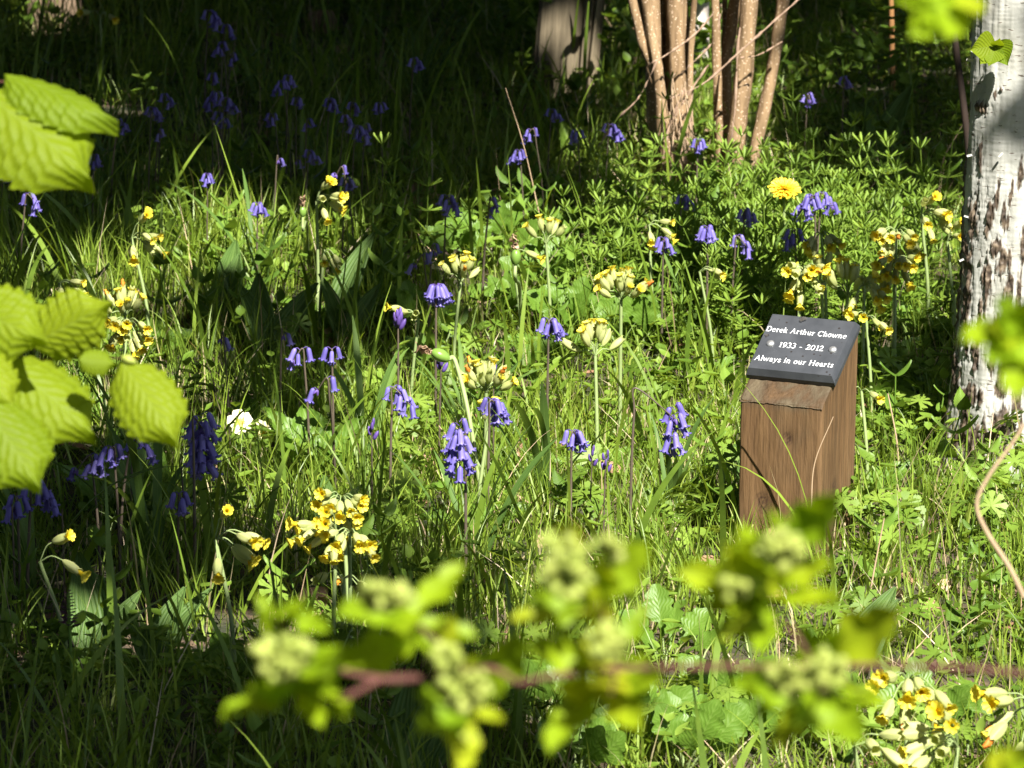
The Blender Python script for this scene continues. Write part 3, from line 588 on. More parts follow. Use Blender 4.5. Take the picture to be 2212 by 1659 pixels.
tw = [([(1735, -10), (1690, 30), (1600, 110), (1520, 180), (1450, 212)], 6, 4, -.12), ([(1540, 30), (1500, 75), (1440, 118), (1400, 140)], 5, 3, -.1), ([(1690, 90), (1640, 118), (1600, 125)], 3, 2, -.09),
 ([(1530, 140), (1470, 230), (1440, 290)], 4, 3, -.1), ([(1500, 180), (1490, 250), (1510, 330), (1540, 400)], 4, 4, -.08), ([(1480, 190), (1450, 260), (1435, 330), (1425, 420)], 4, 4, -.1),
 ([(1420, 130), (1380, 210), (1330, 260), (1290, 320)], 3, 2, -.1), ([(1556, 30), (1540, 90), (1470, 160)], 4, 2, -.1), ([(1560, 395), (1585, 260), (1592, 120), (1598, 60)], 5, 3, -.08)]
for pts, a_, b_, dy in tw: stool_part('dead_twig', pts, a_, b_, G['dry_twig'], dy, False, 6)
rr = random.Random(3)
for i in range(26):                               # withered strands hanging at the foot
    x0 = 1430+rr.random()*70; y0 = 160+rr.random()*150; x1 = x0+rr.uniform(-30, 45); y1 = 390+rr.random()*40
    stool_part('withered_strand', [(x0, y0), ((x0+x1)/2+rr.uniform(-14, 14), (y0+y1)/2), (x1, y1)], 2, 2.4, G['dry'], -.07-rr.random()*.06, False, 4)

shade_stem('garden_cane', 'straight orange brown cane standing left of the birch', 'cane', [(1925, -40), (1927, 100), (1930, 214)], 11, 12, G['cane'])
shade_stem('sapling', 'thin dark leaning sapling stem just left of the birch trunk', 'sapling', [(2052, -20), (2062, 80), (2078, 200), (2092, 330), (2096, 480), (2092, 640)], 13, 17, G['dark_bark'])
shade_stem('bare_twig', 'hair thin bare twig curving up left of the birch', 'twig', [(2068, 290), (2038, 345), (2028, 420), (2026, 560)], 2, 3, G['dry_twig'])
shade_stem('pale_trunk', 'pale mottled trunk mostly hidden behind the tan shrub stems', 'tree', [(1512, -40), (1510, 60), (1508, 178)], 40, 48, G['far_bark'])
shade_stem('slender_sapling', 'faint thin brown stem in shade right of the orange cane', 'sapling', [(1956, -30), (1957, 60), (1958, 120)], 5, 6, G['dry_twig'])

# weathered split posts in the back
def old_post(u, v, wl, wr, lean, mat, label, h=1.1, cracks=()):
    b = at_z(u, v, 0); k = mmpx(b); t = thing('old_post', b, label, 'post', 'old posts in the back'); t.rotation_euler = (0, lean, 0)
    mb = MB(); nz = 160; out = [(-wl*k, .02), (-wl*k*.95, .06), (-.2*wl*k, .1), (wr*k*.9, .09), (wr*k, .03)]
    fr = [(wr*k*.97, 0.005)] + [(wr*k*(1-q*.97), -.012+.006*math.sin(q*9)) for q in np.linspace(.06, 1, 24)] + [(0.0, .002), (-.003, .004)] + [(-wl*k*q, .0+.02*q) for q in np.linspace(.08, .95, 16)]
    P = np.array(out + fr[::-1]); z = np.linspace(-.08, h, nz)[:, None]
    Xg = P[None, :, 0]*(1+.06*(z-.2)) + (vnoise(z*3, 1, u)-.5)*.01; Yg = P[None, :, 1]+0*z
    Yg = Yg + vnoise(P[None, :, 0]*420, z*5, u)*.005; Yg = Yg + .012*np.exp(-((P[None, :, 0]-(.35*wr*k+.02*z))/.002)**2)
    mb.add(np.stack([Xg, Yg, z+0*Xg], -1), grid_faces(nz, len(P), True))
    mb.add(np.c_[Xg[-1], Yg[-1], np.full(len(P), h)].mean(0)[None].repeat(len(P), 0)*0 + np.c_[Xg[-1], Yg[-1], np.full(len(P), h)], np.array([[0, i, i+1] for i in range(1, len(P)-1)]))
    mb.build('timber', mat, t)
old_post(1252, 215, 100, 42, R(4), G['grey_wood'], 'weathered grey split post with dark crack left of the tan stems')
old_post(108, 88, 55, 62, R(0), G['brown_wood'], 'dim brown square post in the shaded top left corner')

# ================================================================== light and shade map of the canopy (ground seen on a 100-unit grid)
SH = ["9999999699996422377562", "9998789889996522367554", "9986889999997632278766", "9875788999987665678787", "9877777888764443444565",
      "8766676765432211111232", "7655566532211100001124", "8853354321111000000583", "9974342211100000000674", "9876322111000000000442",
      "9987521221100000000110", "9998742432100000000000", "9999985564310000000000", "9999999986310000000000", "9999999987431000000000",
      "9999999987531000000000", "9999999998742000000000"]
SHG = np.array([[int(c) for c in r] for r in SH], float)
def shade(u, v):
    a = np.clip(np.asarray(u)/100-.5, 0, 20.999); b = np.clip(np.asarray(v)/100-.5, 0, 15.999)
    i, j = b.astype(int), a.astype(int); fb, fa = b-i, a-j
    return (SHG[i, j]*(1-fa)+SHG[i, j+1]*fa)*(1-fb)+(SHG[i+1, j]*(1-fa)+SHG[i+1, j+1]*fa)*fb

# ================================================================== GRASS
def frustum(x, y, m=1.12):
    u, v = proj(x, y, 0.0); return (np.abs(u-1106) < 1106*m+60) & (v > -200) & (v < 1659+520)
def excl(x, y):                                    # not inside the post or trunk
    k = (np.hypot(x-BX, y-BY) > .075) & (np.hypot(x-sb0.x, y-sb0.y) > .03)
    dx, dy = x-base_c.x, y-base_c.y; c, s_ = math.cos(TH), math.sin(TH)
    lx = dx*c-dy*s_; ly = dx*s_+dy*c
    return k & ~((np.abs(lx) < WP/2+.004) & (ly > -.006) & (ly < DP+.005))
def sample(n, x0, x1, y0, y1, fn=None, out=.45):
    x = rng.uniform(x0, x1, n*3); y = rng.uniform(y0, y1, n*3); k = np.where(frustum(x, y), 1, out) > rng.random(n*3)
    k &= excl(x, y)
    if fn is not None: k &= fn(x, y) > rng.random(n*3)
    return x[k], y[k]
def blades(x, y, Ln, Wd, lean, bend, tint, seg=6, az=None, mb=None, z0=0.0):
    n = len(x); az = rng.random(n)*6.2832 if az is None else az
    t = np.linspace(0, 1, seg+1)[None, :]; Ln = Ln[:, None]; le = lean[:, None]; be = bend[:, None]
    ang = le + be*t**1.4                            # angle from vertical
    ds = Ln/seg; hx = np.cumsum(np.sin(ang)*ds, 1)-np.sin(ang[:, :1])*ds; hz = np.cumsum(np.cos(ang)*ds, 1)-np.cos(ang[:, :1])*ds
    ca, sa = np.cos(az)[:, None], np.sin(az)[:, None]; sw = (rng.random(n)-.5)[:, None]*.25*Ln*t**2
    px = x[:, None]+hx*ca-sw*sa; py = y[:, None]+hx*sa+sw*ca; pz = gz(x, y)[:, None]+hz-.004+z0
    w_ = Wd[:, None]*.5*np.clip(np.minimum((1-t)*2.2, 1)**.8*(.55+.45*np.minimum(t*5, 1)), .03, 1)
    tw = (rng.random(n)-.5)[:, None]*2.4*(.3+t)+ (rng.random(n)*6.28)[:, None]*0 ; wx, wy = -sa*np.cos(tw)+ca*np.sin(tw), ca*np.cos(tw)+sa*np.sin(tw)
    A = np.stack([px-wx*w_, py-wy*w_, pz], -1); B = np.stack([px+wx*w_, py+wy*w_, pz], -1)
    V = np.stack([A, B], 2).reshape(n, -1, 3); m_ = 2*(seg+1)
    f0 = np.array([[2*i, 2*i+1, 2*i+3, 2*i+2] for i in range(seg)])
    F = (f0[None]+(np.arange(n)*m_)[:, None, None]).reshape(-1, 4)
    uv = np.stack([np.tile([0, 1], seg+1), np.repeat(t[0], 2)], 1)
    mb.add(V.reshape(-1, 3), F, np.repeat(tint, m_), np.tile(uv, (n, 1)))
def tn(n, lo=.1, hi=.8): return rng.uniform(lo, hi, n)
g = MB()
def dens(x, y):
    u, v = proj(x, y, 0); c = fbm(x*3.1, y*3.1, 4, 3)
    clev = ((u > 1230) & (u < 2060) & (v > 400) & (v < 680))*.35
    return np.clip(.25+1.6*(c-.25), .1, 1)*(1-clev)*np.where(v < 300, .8, 1)
def lush(x, y):                                    # taller grass left and in the back, short turf right front
    u, v = proj(x, y, 0); return np.clip(.75-(u-500)/1800, .1, 1)*(.7+.6*fbm(x*2, y*2, 9, 2))
x, y = sample(92000, -1.8, 1.8, 4.2, 13, dens)      # fine short turf
n = len(x); tt = tn(n, .15, .75); tt[rng.random(n) < .12] = rng.uniform(.88, 1.0)
blades(x, y, rng.gamma(6, .0085, n)+.012, rng.uniform(.0011, .0024, n), np.abs(rng.normal(0, .38, n)), rng.normal(.5, .5, n), tt, 4, mb=g)
# tufts
cx, cy = sample(2300, -1.8, 1.8, 4.2, 13, dens); nn = 16; n = len(cx)*nn
x = np.repeat(cx, nn)+rng.normal(0, .011, n); y = np.repeat(cy, nn)+rng.normal(0, .011, n); ls = lush(x, y)
az = rng.random(n)*6.28; tt = np.clip(np.repeat(tn(len(cx), .2, .75), nn)+rng.normal(0, .09, n), .05, .85)
blades(x, y, (rng.uniform(.05, .13, n))*(.65+.6*ls), rng.uniform(.0016, .0032, n), np.abs(rng.normal(.1, .2, n)), np.abs(rng.normal(.45, .4, n)), tt, 6, mb=g, az=az)
# long arching blades
x, y = sample(1100, -1.8, 1.8, 4.2, 13, lambda x, y: np.clip(lush(x, y), 0, 1)); n = len(x)
blades(x, y, rng.uniform(.12, .26, n), rng.uniform(.0026, .005, n), np.abs(rng.normal(.1, .2, n)), np.abs(rng.normal(.7, .5, n)), tn(n, .1, .7), 9, mb=g)
x, y = sample(260, -1.8, .3, 4.2, 12, None); n = len(x)    # broad lush blades on the left
blades(x, y, rng.uniform(.14, .26, n), rng.uniform(.005, .009, n), np.abs(rng.normal(.12, .16, n)), np.abs(rng.normal(.6, .4, n)), tn(n, .1, .5), 10, mb=g)
tag(g.build('grass', G['grass']), 'lush green meadow grass in uneven tufts over the whole ground', 'grass', kind='stuff')
# ---- straw
g = MB(); x, y = sample(3000, -1.8, 1.8, 4.2, 13, lambda x, y: np.clip(2.6*(fbm(x*2.3, y*2.3, 31, 3)-.33), .03, 1)); n = len(x)
blades(x, y, rng.uniform(.04, .14, n), rng.uniform(.0009, .0018, n), np.abs(rng.normal(1.15, .4, n)), rng.normal(.2, .4, n), tn(n, .2, 1), 4, mb=g, z0=.006)
x, y = sample(450, -1.8, 1.8, 4.2, 13, None); n = len(x)
blades(x, y, rng.uniform(.06, .2, n), rng.uniform(.0009, .0016, n), np.abs(rng.normal(.3, .3, n)), rng.normal(.2, .3, n), tn(n, .3, 1), 6, mb=g)
tag(g.build('dry_grass', G['dry']), 'pale dead straw lying and standing among the green grass', 'dry grass', kind='stuff')
# ---- litter of dead leaves
g = MB(); x, y = sample(1000, -1.8, 1.8, 4.2, 13, lambda x, y: np.clip(3*(fbm(x*2.0, y*2.0, 55, 2)-.4), .04, 1)); n = len(x)
sc_ = rng.uniform(.02, .05, n); scatter(T_oval, rotz_tilt(n, rng.normal(0, .35, n), sc_), np.stack([x, y, gz(x, y)+.008+rng.random(n)*.01], 1), tn(n, 0, .9), g)
tag(g.build('leaf_litter', G['litter']), 'brown fallen leaves scattered on the soil between the grass', 'leaf litter', kind='stuff')

# ---- low creeping herbs (small oval leaves everywhere)
g = MB(); x, y = sample(5200, -1.8, 1.8, 4.2, 13, lambda x, y: np.clip(3*(fbm(x*2.6, y*2.6, 71, 3)-.36), .12, 1)); n = len(x); k = 6
X = np.repeat(x, k)+rng.normal(0, .013, n*k); Yy = np.repeat(y, k)+rng.normal(0, .013, n*k); m_ = n*k
small = strip(6, 3, lambda t: np.sin(np.pi*t**.8)*.34+.01, lambda s, t: .12*np.abs(s)-.15*t*t)
scatter(small, rotz_tilt(m_, rng.normal(.25, .4, m_), rng.uniform(.01, .024, m_)), np.stack([X, Yy, gz(X, Yy)+rng.uniform(.012, .075, m_)], 1), np.repeat(tn(n, .2, .9), k), g)
tag(g.build('creeping_herbs', G['herb']), 'small oval leaved creeping weeds low among the grass blades', 'ground cover', kind='stuff')

# ---- cut-leaved cranesbill
def patch(spec):                                   # list of (u, v, ru, rv, count) in the picture's ground
    xs, ys = [], []
    for (u, v, ru, rv, c) in spec:
        for _ in range(c):
            p = at_z(u+rng.normal(0, ru*.5), v+rng.normal(0, rv*.5), 0.04)
            if p.y < 14: xs.append(p.x); ys.append(p.y)
    x, y = np.array(xs), np.array(ys); uu, vv = proj(x, y, 0); k = excl(x, y) & ~((uu > 1390) & (uu < 1650) & (vv < 520) & (vv > 380) & (rng.random(len(x)) < .85)); return x[k], y[k]
x, y = patch([(1920, 880, 60, 50, 9), (1960, 940, 90, 60, 12), (1640, 1010, 40, 60, 4), (1560, 1010, 50, 40, 7), (2150, 1010, 80, 60, 16), (1830, 1120, 40, 20, 8), (1900, 1180, 100, 60, 14), (2120, 1120, 120, 70, 22), (810, 870, 30, 25, 8), (880, 940, 50, 40, 10),
     (865, 1080, 60, 60, 14), (830, 1140, 90, 60, 12), (1280, 1060, 60, 50, 7), (1250, 1110, 80, 40, 8), (1500, 1140, 90, 60, 14), (1800, 1540, 120, 60, 24), (1500, 1560, 140, 80, 20), (1160, 1590, 80, 60, 16), (2050, 1560, 130, 80, 20), (650, 780, 60, 50, 8), (720, 900, 60, 40, 8),
     (1150, 620, 60, 50, 8), (1050, 1500, 140, 80, 16), (160, 620, 60, 20, 4), (490, 200, 60, 20, 5), (1900, 1350, 200, 120, 20), (700, 1400, 200, 100, 14), (400, 1150, 150, 60, 8), (1180, 410, 60, 30, 8), (1040, 740, 100, 60, 8), (1420, 830, 90, 60, 8)])
n = len(x); g = MB(); h = rng.uniform(.03, .075, n)
scatter(T_palm, rotz_tilt(n, rng.normal(.6, .3, n), rng.uniform(.03, .05, n)), np.stack([x, y, gz(x, y)+h], 1), tn(n, .35, .95), g)
blades(x, y, h*1.02, np.full(n, .0016), np.full(n, .05), np.full(n, .1), tn(n, .5, .9), 3, mb=g)
tag(g.build('cranesbill_leaves', G['herb']), 'bright round deeply cut cranesbill leaves in patches round post and birch', 'cranesbill', kind='stuff')

# ---- cleavers: whorled stems
def cleavers(x, y, hmin, hmax, mb):
    leafT = strip(6, 3, lambda t: .025+.07*np.sin(np.clip(t, 0, 1)**1.4*2.9), lambda s, t: .05*np.abs(s)-.1*t*t)
    for X_, Y_ in zip(x, y):
        H = rng.uniform(hmin, hmax); az = rng.random()*6.28; le = abs(rng.normal(0, .5)); b = np.array([X_, Y_, float(gz(X_, Y_))])
        d = np.array([math.sin(le)*math.cos(az), math.sin(le)*math.sin(az), math.cos(le)]); P = [b+d*H*t+np.array([0, 0, .02*t*t]) for t in (0, .5, 1)]
        q3 = tube(P, [.0014, .0012, .0008], 3); mb.add(q3[0], q3[1], .6, q3[2])
        k = max(2, int(H/.026)); tt_ = rng.uniform(.3, .9)
        for j in range(k):
            q = (j+1)/k; p = b+d*H*q+np.array([0, 0, .02*q*q]); m_ = 7; L_ = .031*(1-.35*q)*rng.uniform(.75, 1.15); el = rng.uniform(-.1, .3)+.6*q**4; a0 = rng.random()
            a = a0+np.arange(m_)*6.2832/m_; Ms = np.zeros((m_, 3, 3)); ce, se = math.cos(el), math.sin(el)
            Ms[:, :, 1] = np.stack([np.cos(a)*ce, np.sin(a)*ce, np.full(m_, se)], 1); Ms[:, :, 0] = np.stack([-np.sin(a), np.cos(a), 0*a], 1); Ms[:, :, 2] = np.cross(Ms[:, :, 0], Ms[:, :, 1])
            scatter(leafT, Ms*L_, np.tile(p, (m_, 1)), np.full(m_, tt_+.1*q), mb)
g = MB(); x, y = patch([(1380, 590, 150, 60, 60), (1600, 580, 200, 60, 80), (1860, 570, 150, 70, 80), (1310, 500, 90, 50, 24), (1700, 650, 200, 50, 70), (1960, 650, 100, 50, 30), (1800, 480, 150, 30, 20), (1560, 690, 120, 40, 40)])
cleavers(x, y, .05, .15, g)
x, y = patch([(1700, 450, 30, 25, 6), (1830, 450, 25, 25, 5), (1360, 430, 20, 20, 4), (1550, 470, 60, 30, 12), (2000, 520, 60, 40, 6), (900, 560, 40, 20, 3)])
cleavers(x, y, .12, .22, g)
tag(g.build('cleavers', G['herb']), 'dense whorled green cleavers in front of the tan stems and birch', 'cleavers', kind='stuff')

# ---- mixed upright seedlings with opposite toothed leaves
g = MB(); x, y = sample(420, -1.7, 1.7, 4.4, 12.5, lambda x, y: np.clip(3*(fbm(x*1.7, y*1.7, 91, 2)-.38), .05, 1)); x2, y2 = patch([(1500, 600, 250, 80, 50), (1850, 560, 150, 70, 40), (1500, 440, 150, 40, 20), (1150, 480, 100, 50, 24), (1950, 420, 80, 60, 24), (820, 620, 70, 40, 14)])
x = np.concatenate([x, x2]); y = np.concatenate([y, y2]); LP_, LM_, LT_ = [], [], []
for X_, Y_ in zip(x, y):
    H = rng.uniform(.03, .12); k = rng.integers(2, 5); a0 = rng.random()*6; tt_ = rng.uniform(.1, .9); ls_ = rng.uniform(.02, .042); b = np.array([X_, Y_, float(gz(X_, Y_))]); le = rng.normal(0, .18, 2); d = np.array([le[0], le[1], 1.])
    q3 = tube([b, b+d*H*.5, b+d*H], .0011, 3); g.add(q3[0], q3[1], .5, q3[2])
    for j in range(k):
        for q in (0, 1, 2 if j == k-1 else 1.0001):
            if q == 1.0001: continue
            a = a0+j*1.57+q*3.14; e = .15+.5*j/k; c_, s2 = math.cos(a), math.sin(a); Yv = np.array([c_*math.cos(e), s2*math.cos(e), math.sin(e)]); Xv = np.array([-s2, c_, 0]); Zv = np.cross(Xv, Yv)
            LM_.append(np.stack([Xv, Yv, Zv], 1)*ls_*(1-.25*j/k)); LP_.append(b+d*H*(j+1)/k); LT_.append(tt_)
T_nl = strip(16, 5, lambda t: np.sin(np.pi*np.clip(t, 0, 1)**.65)**.85*.3*(1-.16*((t*7) % 1))+.01, lambda s, t: .1*np.abs(s)-.25*t*t)
scatter(T_nl, np.array(LM_), np.array(LP_), np.array(LT_), g); tag(g.build('seedlings', G['broad']), 'toothed leaved seedlings and nettles mixed through the meadow', 'seedlings', kind='stuff')

# ---- shady shrubbery foliage behind (small leaves)
g = MB(); xs = []; 
for (u, v, ru, rv, zmax, c) in ((1150, 150, 40, 40, .5, 170), (1330, 150, 25, 60, .3, 60), (1500, 170, 40, 50, .45, 240), (280, 60, 200, 40, .3, 150), (1800, 60, 160, 40, .3, 180), (700, 40, 250, 30, .35, 200), (860, 110, 100, 30, .2, 60), (1900, 250, 80, 60, .2, 90)):
    for _ in range(c):
        p = at_z(u+rng.normal(0, ru), v+abs(rng.normal(0, rv)), 0.0); xs.append((p.x, min(p.y, 14)+rng.uniform(0, .4), rng.random()**1.3*zmax+.03))
xs = np.array(xs); n = len(xs); xs[:, 2] += gz(xs[:, 0], xs[:, 1]); scatter(T_haw, rotz_tilt(n, rng.normal(.3, .5, n), rng.uniform(.03, .055, n)), xs, tn(n, .1, .7), g)
tag(g.build('undergrowth', G['herb']), 'small leaved ivy and seedlings in the shade behind the old posts', 'undergrowth', kind='stuff')

# ================================================================== LEAFY PLANTS (things)
def gp(u, v, z=0.0):
    p = at_z(u, v, z); p.z = 0; p.z = float(gz(p.x, p.y)); return p
def leafplant(name, u, v, n, length, tmpl, key, mat, label, cat, group=None, el=(.5, 1.2), wide=1.0, azs=None, stalk=0.0, seed=0, vis_z=0.04):
    r = random.Random(seed+int(u)*7+int(v)); b = gp(u, v, vis_z); t = thing(name, b, label, cat, group)
    if key == 'spat': n = int(n*1.7); length *= .92; el = (.75, 1.35); stalk = .55
    for i in range(n):
        a = azs[i % len(azs)] if azs else 6.2832*(i+r.random()*.6)/n; e = r.uniform(*el); l = length*r.uniform(.75, 1.15)
        d = Vector((math.cos(a)*math.cos(e), math.sin(a)*math.cos(e), math.sin(e))); st = l*stalk
        p0 = d*st + Vector((r.uniform(-.006, .006), r.uniform(-.006, .006), 0))
        if st > .008:
            mb = MB(); mb.add(*tube([Vector((0, 0, 0)), d*st*.5+Vector((0, 0, st*.1)), p0], [.0016, .0013, .001], 5)); mb.build('stalk', G['cstem'], t)
        shared('leaf', key, tmpl, mat, frame(p0, p0+d*l*(.8 if key == 'spat' else 1), (-d.x*.2, -d.y*.2-(1.2 if key == 'spat' else .3), 1), wide*r.uniform(.8, 1.15)*(.85 if key == 'spat' else 1), r.uniform(-.5, .5)), t)
    return t
for (u, v, n, l, lab) in ((985, 545, 5, .06, 'lobed daisy leaves just left of the green pod, behind the umbel of cowslips'), (1080, 530, 4, .075, 'upright lobed daisy leaf beside the central green seed pod'), (1095, 640, 6, .055, 'lobed daisy leaf rosette under the central seed pod'),
      (1180, 590, 6, .06, 'scalloped daisy leaves right of the central seed pod'), (1225, 660, 8, .062, 'large rosette of scalloped daisy leaves left of the tall round cowslip'), (1300, 660, 6, .055, 'daisy rosette directly behind the tall round cowslip'), (1385, 690, 5, .06, 'dark daisy leaves right of the tall round cowslip stem'),
      (905, 670, 4, .06, 'scalloped leaves behind the bright round bluebell head'), (920, 740, 4, .05, 'broad daisy leaf flat below the bright round bluebell head'), (1440, 1390, 4, .06, 'dark glossy lobed leaves right of the middle hawthorn cluster'), (1180, 1530, 7, .06, 'leafy daisy plant at the bottom under the left hawthorn flower buds'),
      (1340, 1580, 8, .065, 'wide leafy daisy plant at the bottom centre edge'), (1480, 1620, 7, .06, 'daisy leaves at the bottom edge left of the bottom cowslips'), (1260, 1640, 6, .06, 'low daisy rosette cut by the bottom edge of the picture'), (1690, 1560, 6, .055, 'small leafy rosette under the right hawthorn cluster'), (2020, 1520, 5, .06, 'leafy rosette between the two bottom right cowslips'), (1560, 1490, 6, .055, 'leafy rosette right of the hawthorn twig middle')):
    leafplant('daisy_plant', u, v, n, l*1.15, T_spat, 'spat', G['broad'], lab, 'daisy plant', 'lobed daisy leaf rosettes', (.35, 1.1), 1.3, stalk=.25)
for (u, v, n, l, azs, lab) in ((485, 650, 2, .12, [1.6, 1.3], 'pair of long ribbed plantain leaves standing in the left meadow'), (575, 720, 3, .12, [2.2, 1.9, .6], 'broad dark plantain leaves leaning left of the violet buds'), (735, 690, 3, .1, [1.2, 1.9, .3], 'ribbed pale plantain right of the dark plantain leaves'),
      (725, 660, 1, .13, [.8], 'single lit plantain blade slanting right in the left meadow'), (900, 1659, 3, .13, [1.7, 1.3, .4], 'ribbed plantain leaves at the bottom edge left of centre'), (1840, 1400, 2, .1, [.5, .3], 'large grey green leaf rising right of the hawthorn cluster, below the post'), (1630, 1020, 2, .09, [1.8, 1.2], 'pale plantain leaf close to the left foot of the post'),
      (200, 1380, 3, .12, [1.2, 2.0, .5], 'wide dark plantain leaves in the lower left shade'), (330, 1400, 3, .12, [1.9, 1.2, .7], 'dark arching plantain leaves right of the purple spike'), (1905, 330, 3, .16, [1.5, 1.9, 1.1], 'big dim dock leaves in shade left of the dark sapling'), (690, 1090, 2, .1, [1.4, .4], 'broad plantain leaves between the two left yellow cowslips and the centre')):
    leafplant('plantain', u, v, n, l, T_plant, 'plant', G['ribbed'], lab, 'plantain', 'plantain plants', (1.0, 1.3), 1.15, azs)
for (u, v, n, l, lab) in ((540, 900, 4, .085, 'wrinkled primrose leaves above the pale primrose flower'), (690, 960, 5, .085, 'wrinkled primrose leaves left of the drooping bluebell near the centre'), (270, 1060, 4, .09, 'broad wrinkled leaves in shade under the curved bluebell'), (1310, 620, 3, .07, 'wrinkled leaves right of the daisy rosettes, under the small cowslip'),
      (840, 600, 5, .065, 'toothed nettle like leaves left of the ruffled umbel cowslip'), (820, 660, 4, .06, 'toothed dead nettle sprig low in the centre left'), (1890, 640, 4, .08, 'dark broad leaf between the cowslips behind the plaque'), (1500, 1050, 3, .07, 'pale crinkled leaf left of the post foot'), (1110, 960, 3, .06, 'crinkled leaf by the fallen brown leaf in the centre')):
    leafplant('wrinkled_leaf_plant', u, v, n, l, T_nett, 'nett', G['broad'], lab, 'leafy plant', 'wrinkled leaf plants', (.4, 1.1), 1.25, stalk=.2)
# single upright pale leaf behind the middle bluebells
t = thing('broad_leaf', gp(1232, 360), 'single large pale pointed leaf standing behind the bluebells left of the shrub', 'leaf plant'); b = t.location
part('leaf', T_nett, frame(at_d(1240, 340, b.y/FW.y*1.0)*1-b if False else (Vector((0, 0, CAMZ))+ray(1238, 335)*(b.y/ray(1238, 335).y))-b, (Vector((0, 0, CAMZ))+ray(1216, 258)*(b.y/ray(1216, 258).y))-b, (.2, -1, .3), 1.1, .3), G['broad'], t, .75)
mb = MB(); mb.add(*tube([(0, 0, 0), (Vector((0, 0, CAMZ))+ray(1238, 337)*(b.y/ray(1238, 337).y))-b], .0016, 5)); mb.build('stalk', G['cstem'], t)

def strapclump(u, v, n, l, w_, label, azc=None):
    r = random.Random(int(u+v*3)); b = gp(u, v); t = thing('strap_leaf_clump', b, label, 'bulb leaves', 'clumps of strap shaped bulb leaves')
    for i in range(n):
        a = r.uniform(0, 6.28) if azc is None else azc+r.uniform(-.8, .8); ln = l*r.uniform(.7, 1.2); le = r.uniform(.05, .4); be = r.uniform(.3, 1.5)
        P = []; p = Vector((r.uniform(-.01, .01), r.uniform(-.01, .01), -.01)); k = 12
        for j in range(k+1):
            P.append(p.copy()); an = le+be*(j/k)**1.5; p = p+Vector((math.sin(an)*math.cos(a), math.sin(an)*math.sin(a), math.cos(an)))*ln/k
        P = np.array(P); side_ = np.array([-math.sin(a+r.uniform(-.6, .6)), math.cos(a), 0]); tt = np.linspace(0, 1, k+1)[:, None]; ww = w_*r.uniform(.7, 1.1)*.5*np.clip((1-tt)*5, .05, 1)**.7*(.7+.3*np.minimum(tt*4, 1))
        V = np.stack([P-side_*ww, P+np.array([0, 0, -.3])*ww, P+side_*ww], 1).reshape(-1, 3)
        mb = MB(); mb.add(V, grid_faces(k+1, 3), .3+.5*r.random(), np.stack([np.tile([0, .5, 1], k+1), np.repeat(tt[:, 0], 3)], 1)); mb.build('leaf', G['strap'], t)
for a in ((1000, 960, 14, .16, .006, 'clump of narrow dark strap leaves under the nodding seed pod'), (560, 660, 6, .2, .007, 'long strap leaves arching among the left plantains'), (1010, 1250, 7, .2, .008, 'strap leaves round the tall central bluebell stem'), (790, 1010, 5, .2, .008, 'strap leaves behind the drooping bluebell left of centre'),
          (330, 1250, 8, .24, .01, 'broad strap leaves below the dark hanging bluebell'), (60, 1330, 7, .26, .01, 'tall strap leaves at the left edge in shade'), (1170, 1090, 6, .18, .01, 'yellowing flat strap leaves below the centre right bluebell'), (420, 330, 10, .17, .006, 'upright thin lit strap leaves in the upper left shade'), (250, 420, 6, .18, .006, 'thin strap leaves far left beneath the hazel leaf tip'),
          (1500, 760, 7, .17, .006, 'strap leaves left of the plaque near the cowslips'), (1640, 720, 5, .18, .006, 'fine strap leaves just left of the plaque'), (1200, 350, 6, .16, .005, 'thin strap leaves between the far bluebells and the grey post'), (560, 250, 12, .16, .005, 'dark tussock of strap leaves in the far left shade'), (1830, 330, 8, .14, .005, 'strap leaves right of the tan stems in the back'), (700, 380, 8, .16, .006, 'strap leaves beside the small green pod in the upper left'),
          (1440, 1130, 6, .15, .008, 'strap leaves left of the foot of the post'), (900, 230, 14, .22, .005, 'tall dark tussock under the lone upper bluebell')):
    strapclump(*a)
# fallen leaves that can be singled out
for (u, v, l, tl, lab) in ((1325, 868, .05, .8, 'pinkish dead oak leaf standing among grass right of centre'), (1092, 945, .04, .5, 'brown curled dead leaf beside the central bluebell'), (765, 700, .05, .5, 'brown dead leaf in grass left of centre, below the plantains'), (640, 892, .035, .7, 'small tan dead leaf right of the pale primrose'), (465, 962, .028, .7, 'small orange brown dead leaf beside the dark hanging bluebell'),
     (960, 740, .04, .4, 'rusty dead leaf under the round bluebell head'), (1000, 860, .045, .3, 'dull brown leaf below the nodding pod'), (170, 1375, .045, .5, 'pink brown dead leaf in the lower left shade'), (1150, 1370, .04, .6, 'reddish dead leaf above the middle hawthorn buds'), (648, 1282, .045, .4, 'grey pink dead leaf between left cowslips and hawthorn'),
     (945, 425, .07, .2, 'large flat brown leaf in the shade behind the meadow'), (1370, 225, .06, .4, 'dead leaf at the left foot of the tan shrub'), (730, 30, .07, .3, 'sunlit dead leaf at the top edge left of centre'), (1780, 215, .05, .5, 'pale dead leaf right of the tan stems'), (2070, 640, .03, .4, 'tiny curled leaf near the birch')):
    p = gp(u, v, .03); t_ = thing('fallen_leaf', p, lab, 'dead leaf', 'fallen leaves'); r = random.Random(int(u)); d = Vector((r.uniform(-1, 1), r.uniform(-.3, .3), math.tan(tl)*.8)).normalized()
    part('leaf_blade', T_haw if r.random() < .5 else T_oval, frame((0, 0, .004), d*l, (0, -1, .6), 1.3), G['litter'], t_, .9 if u > 1200 else .6)
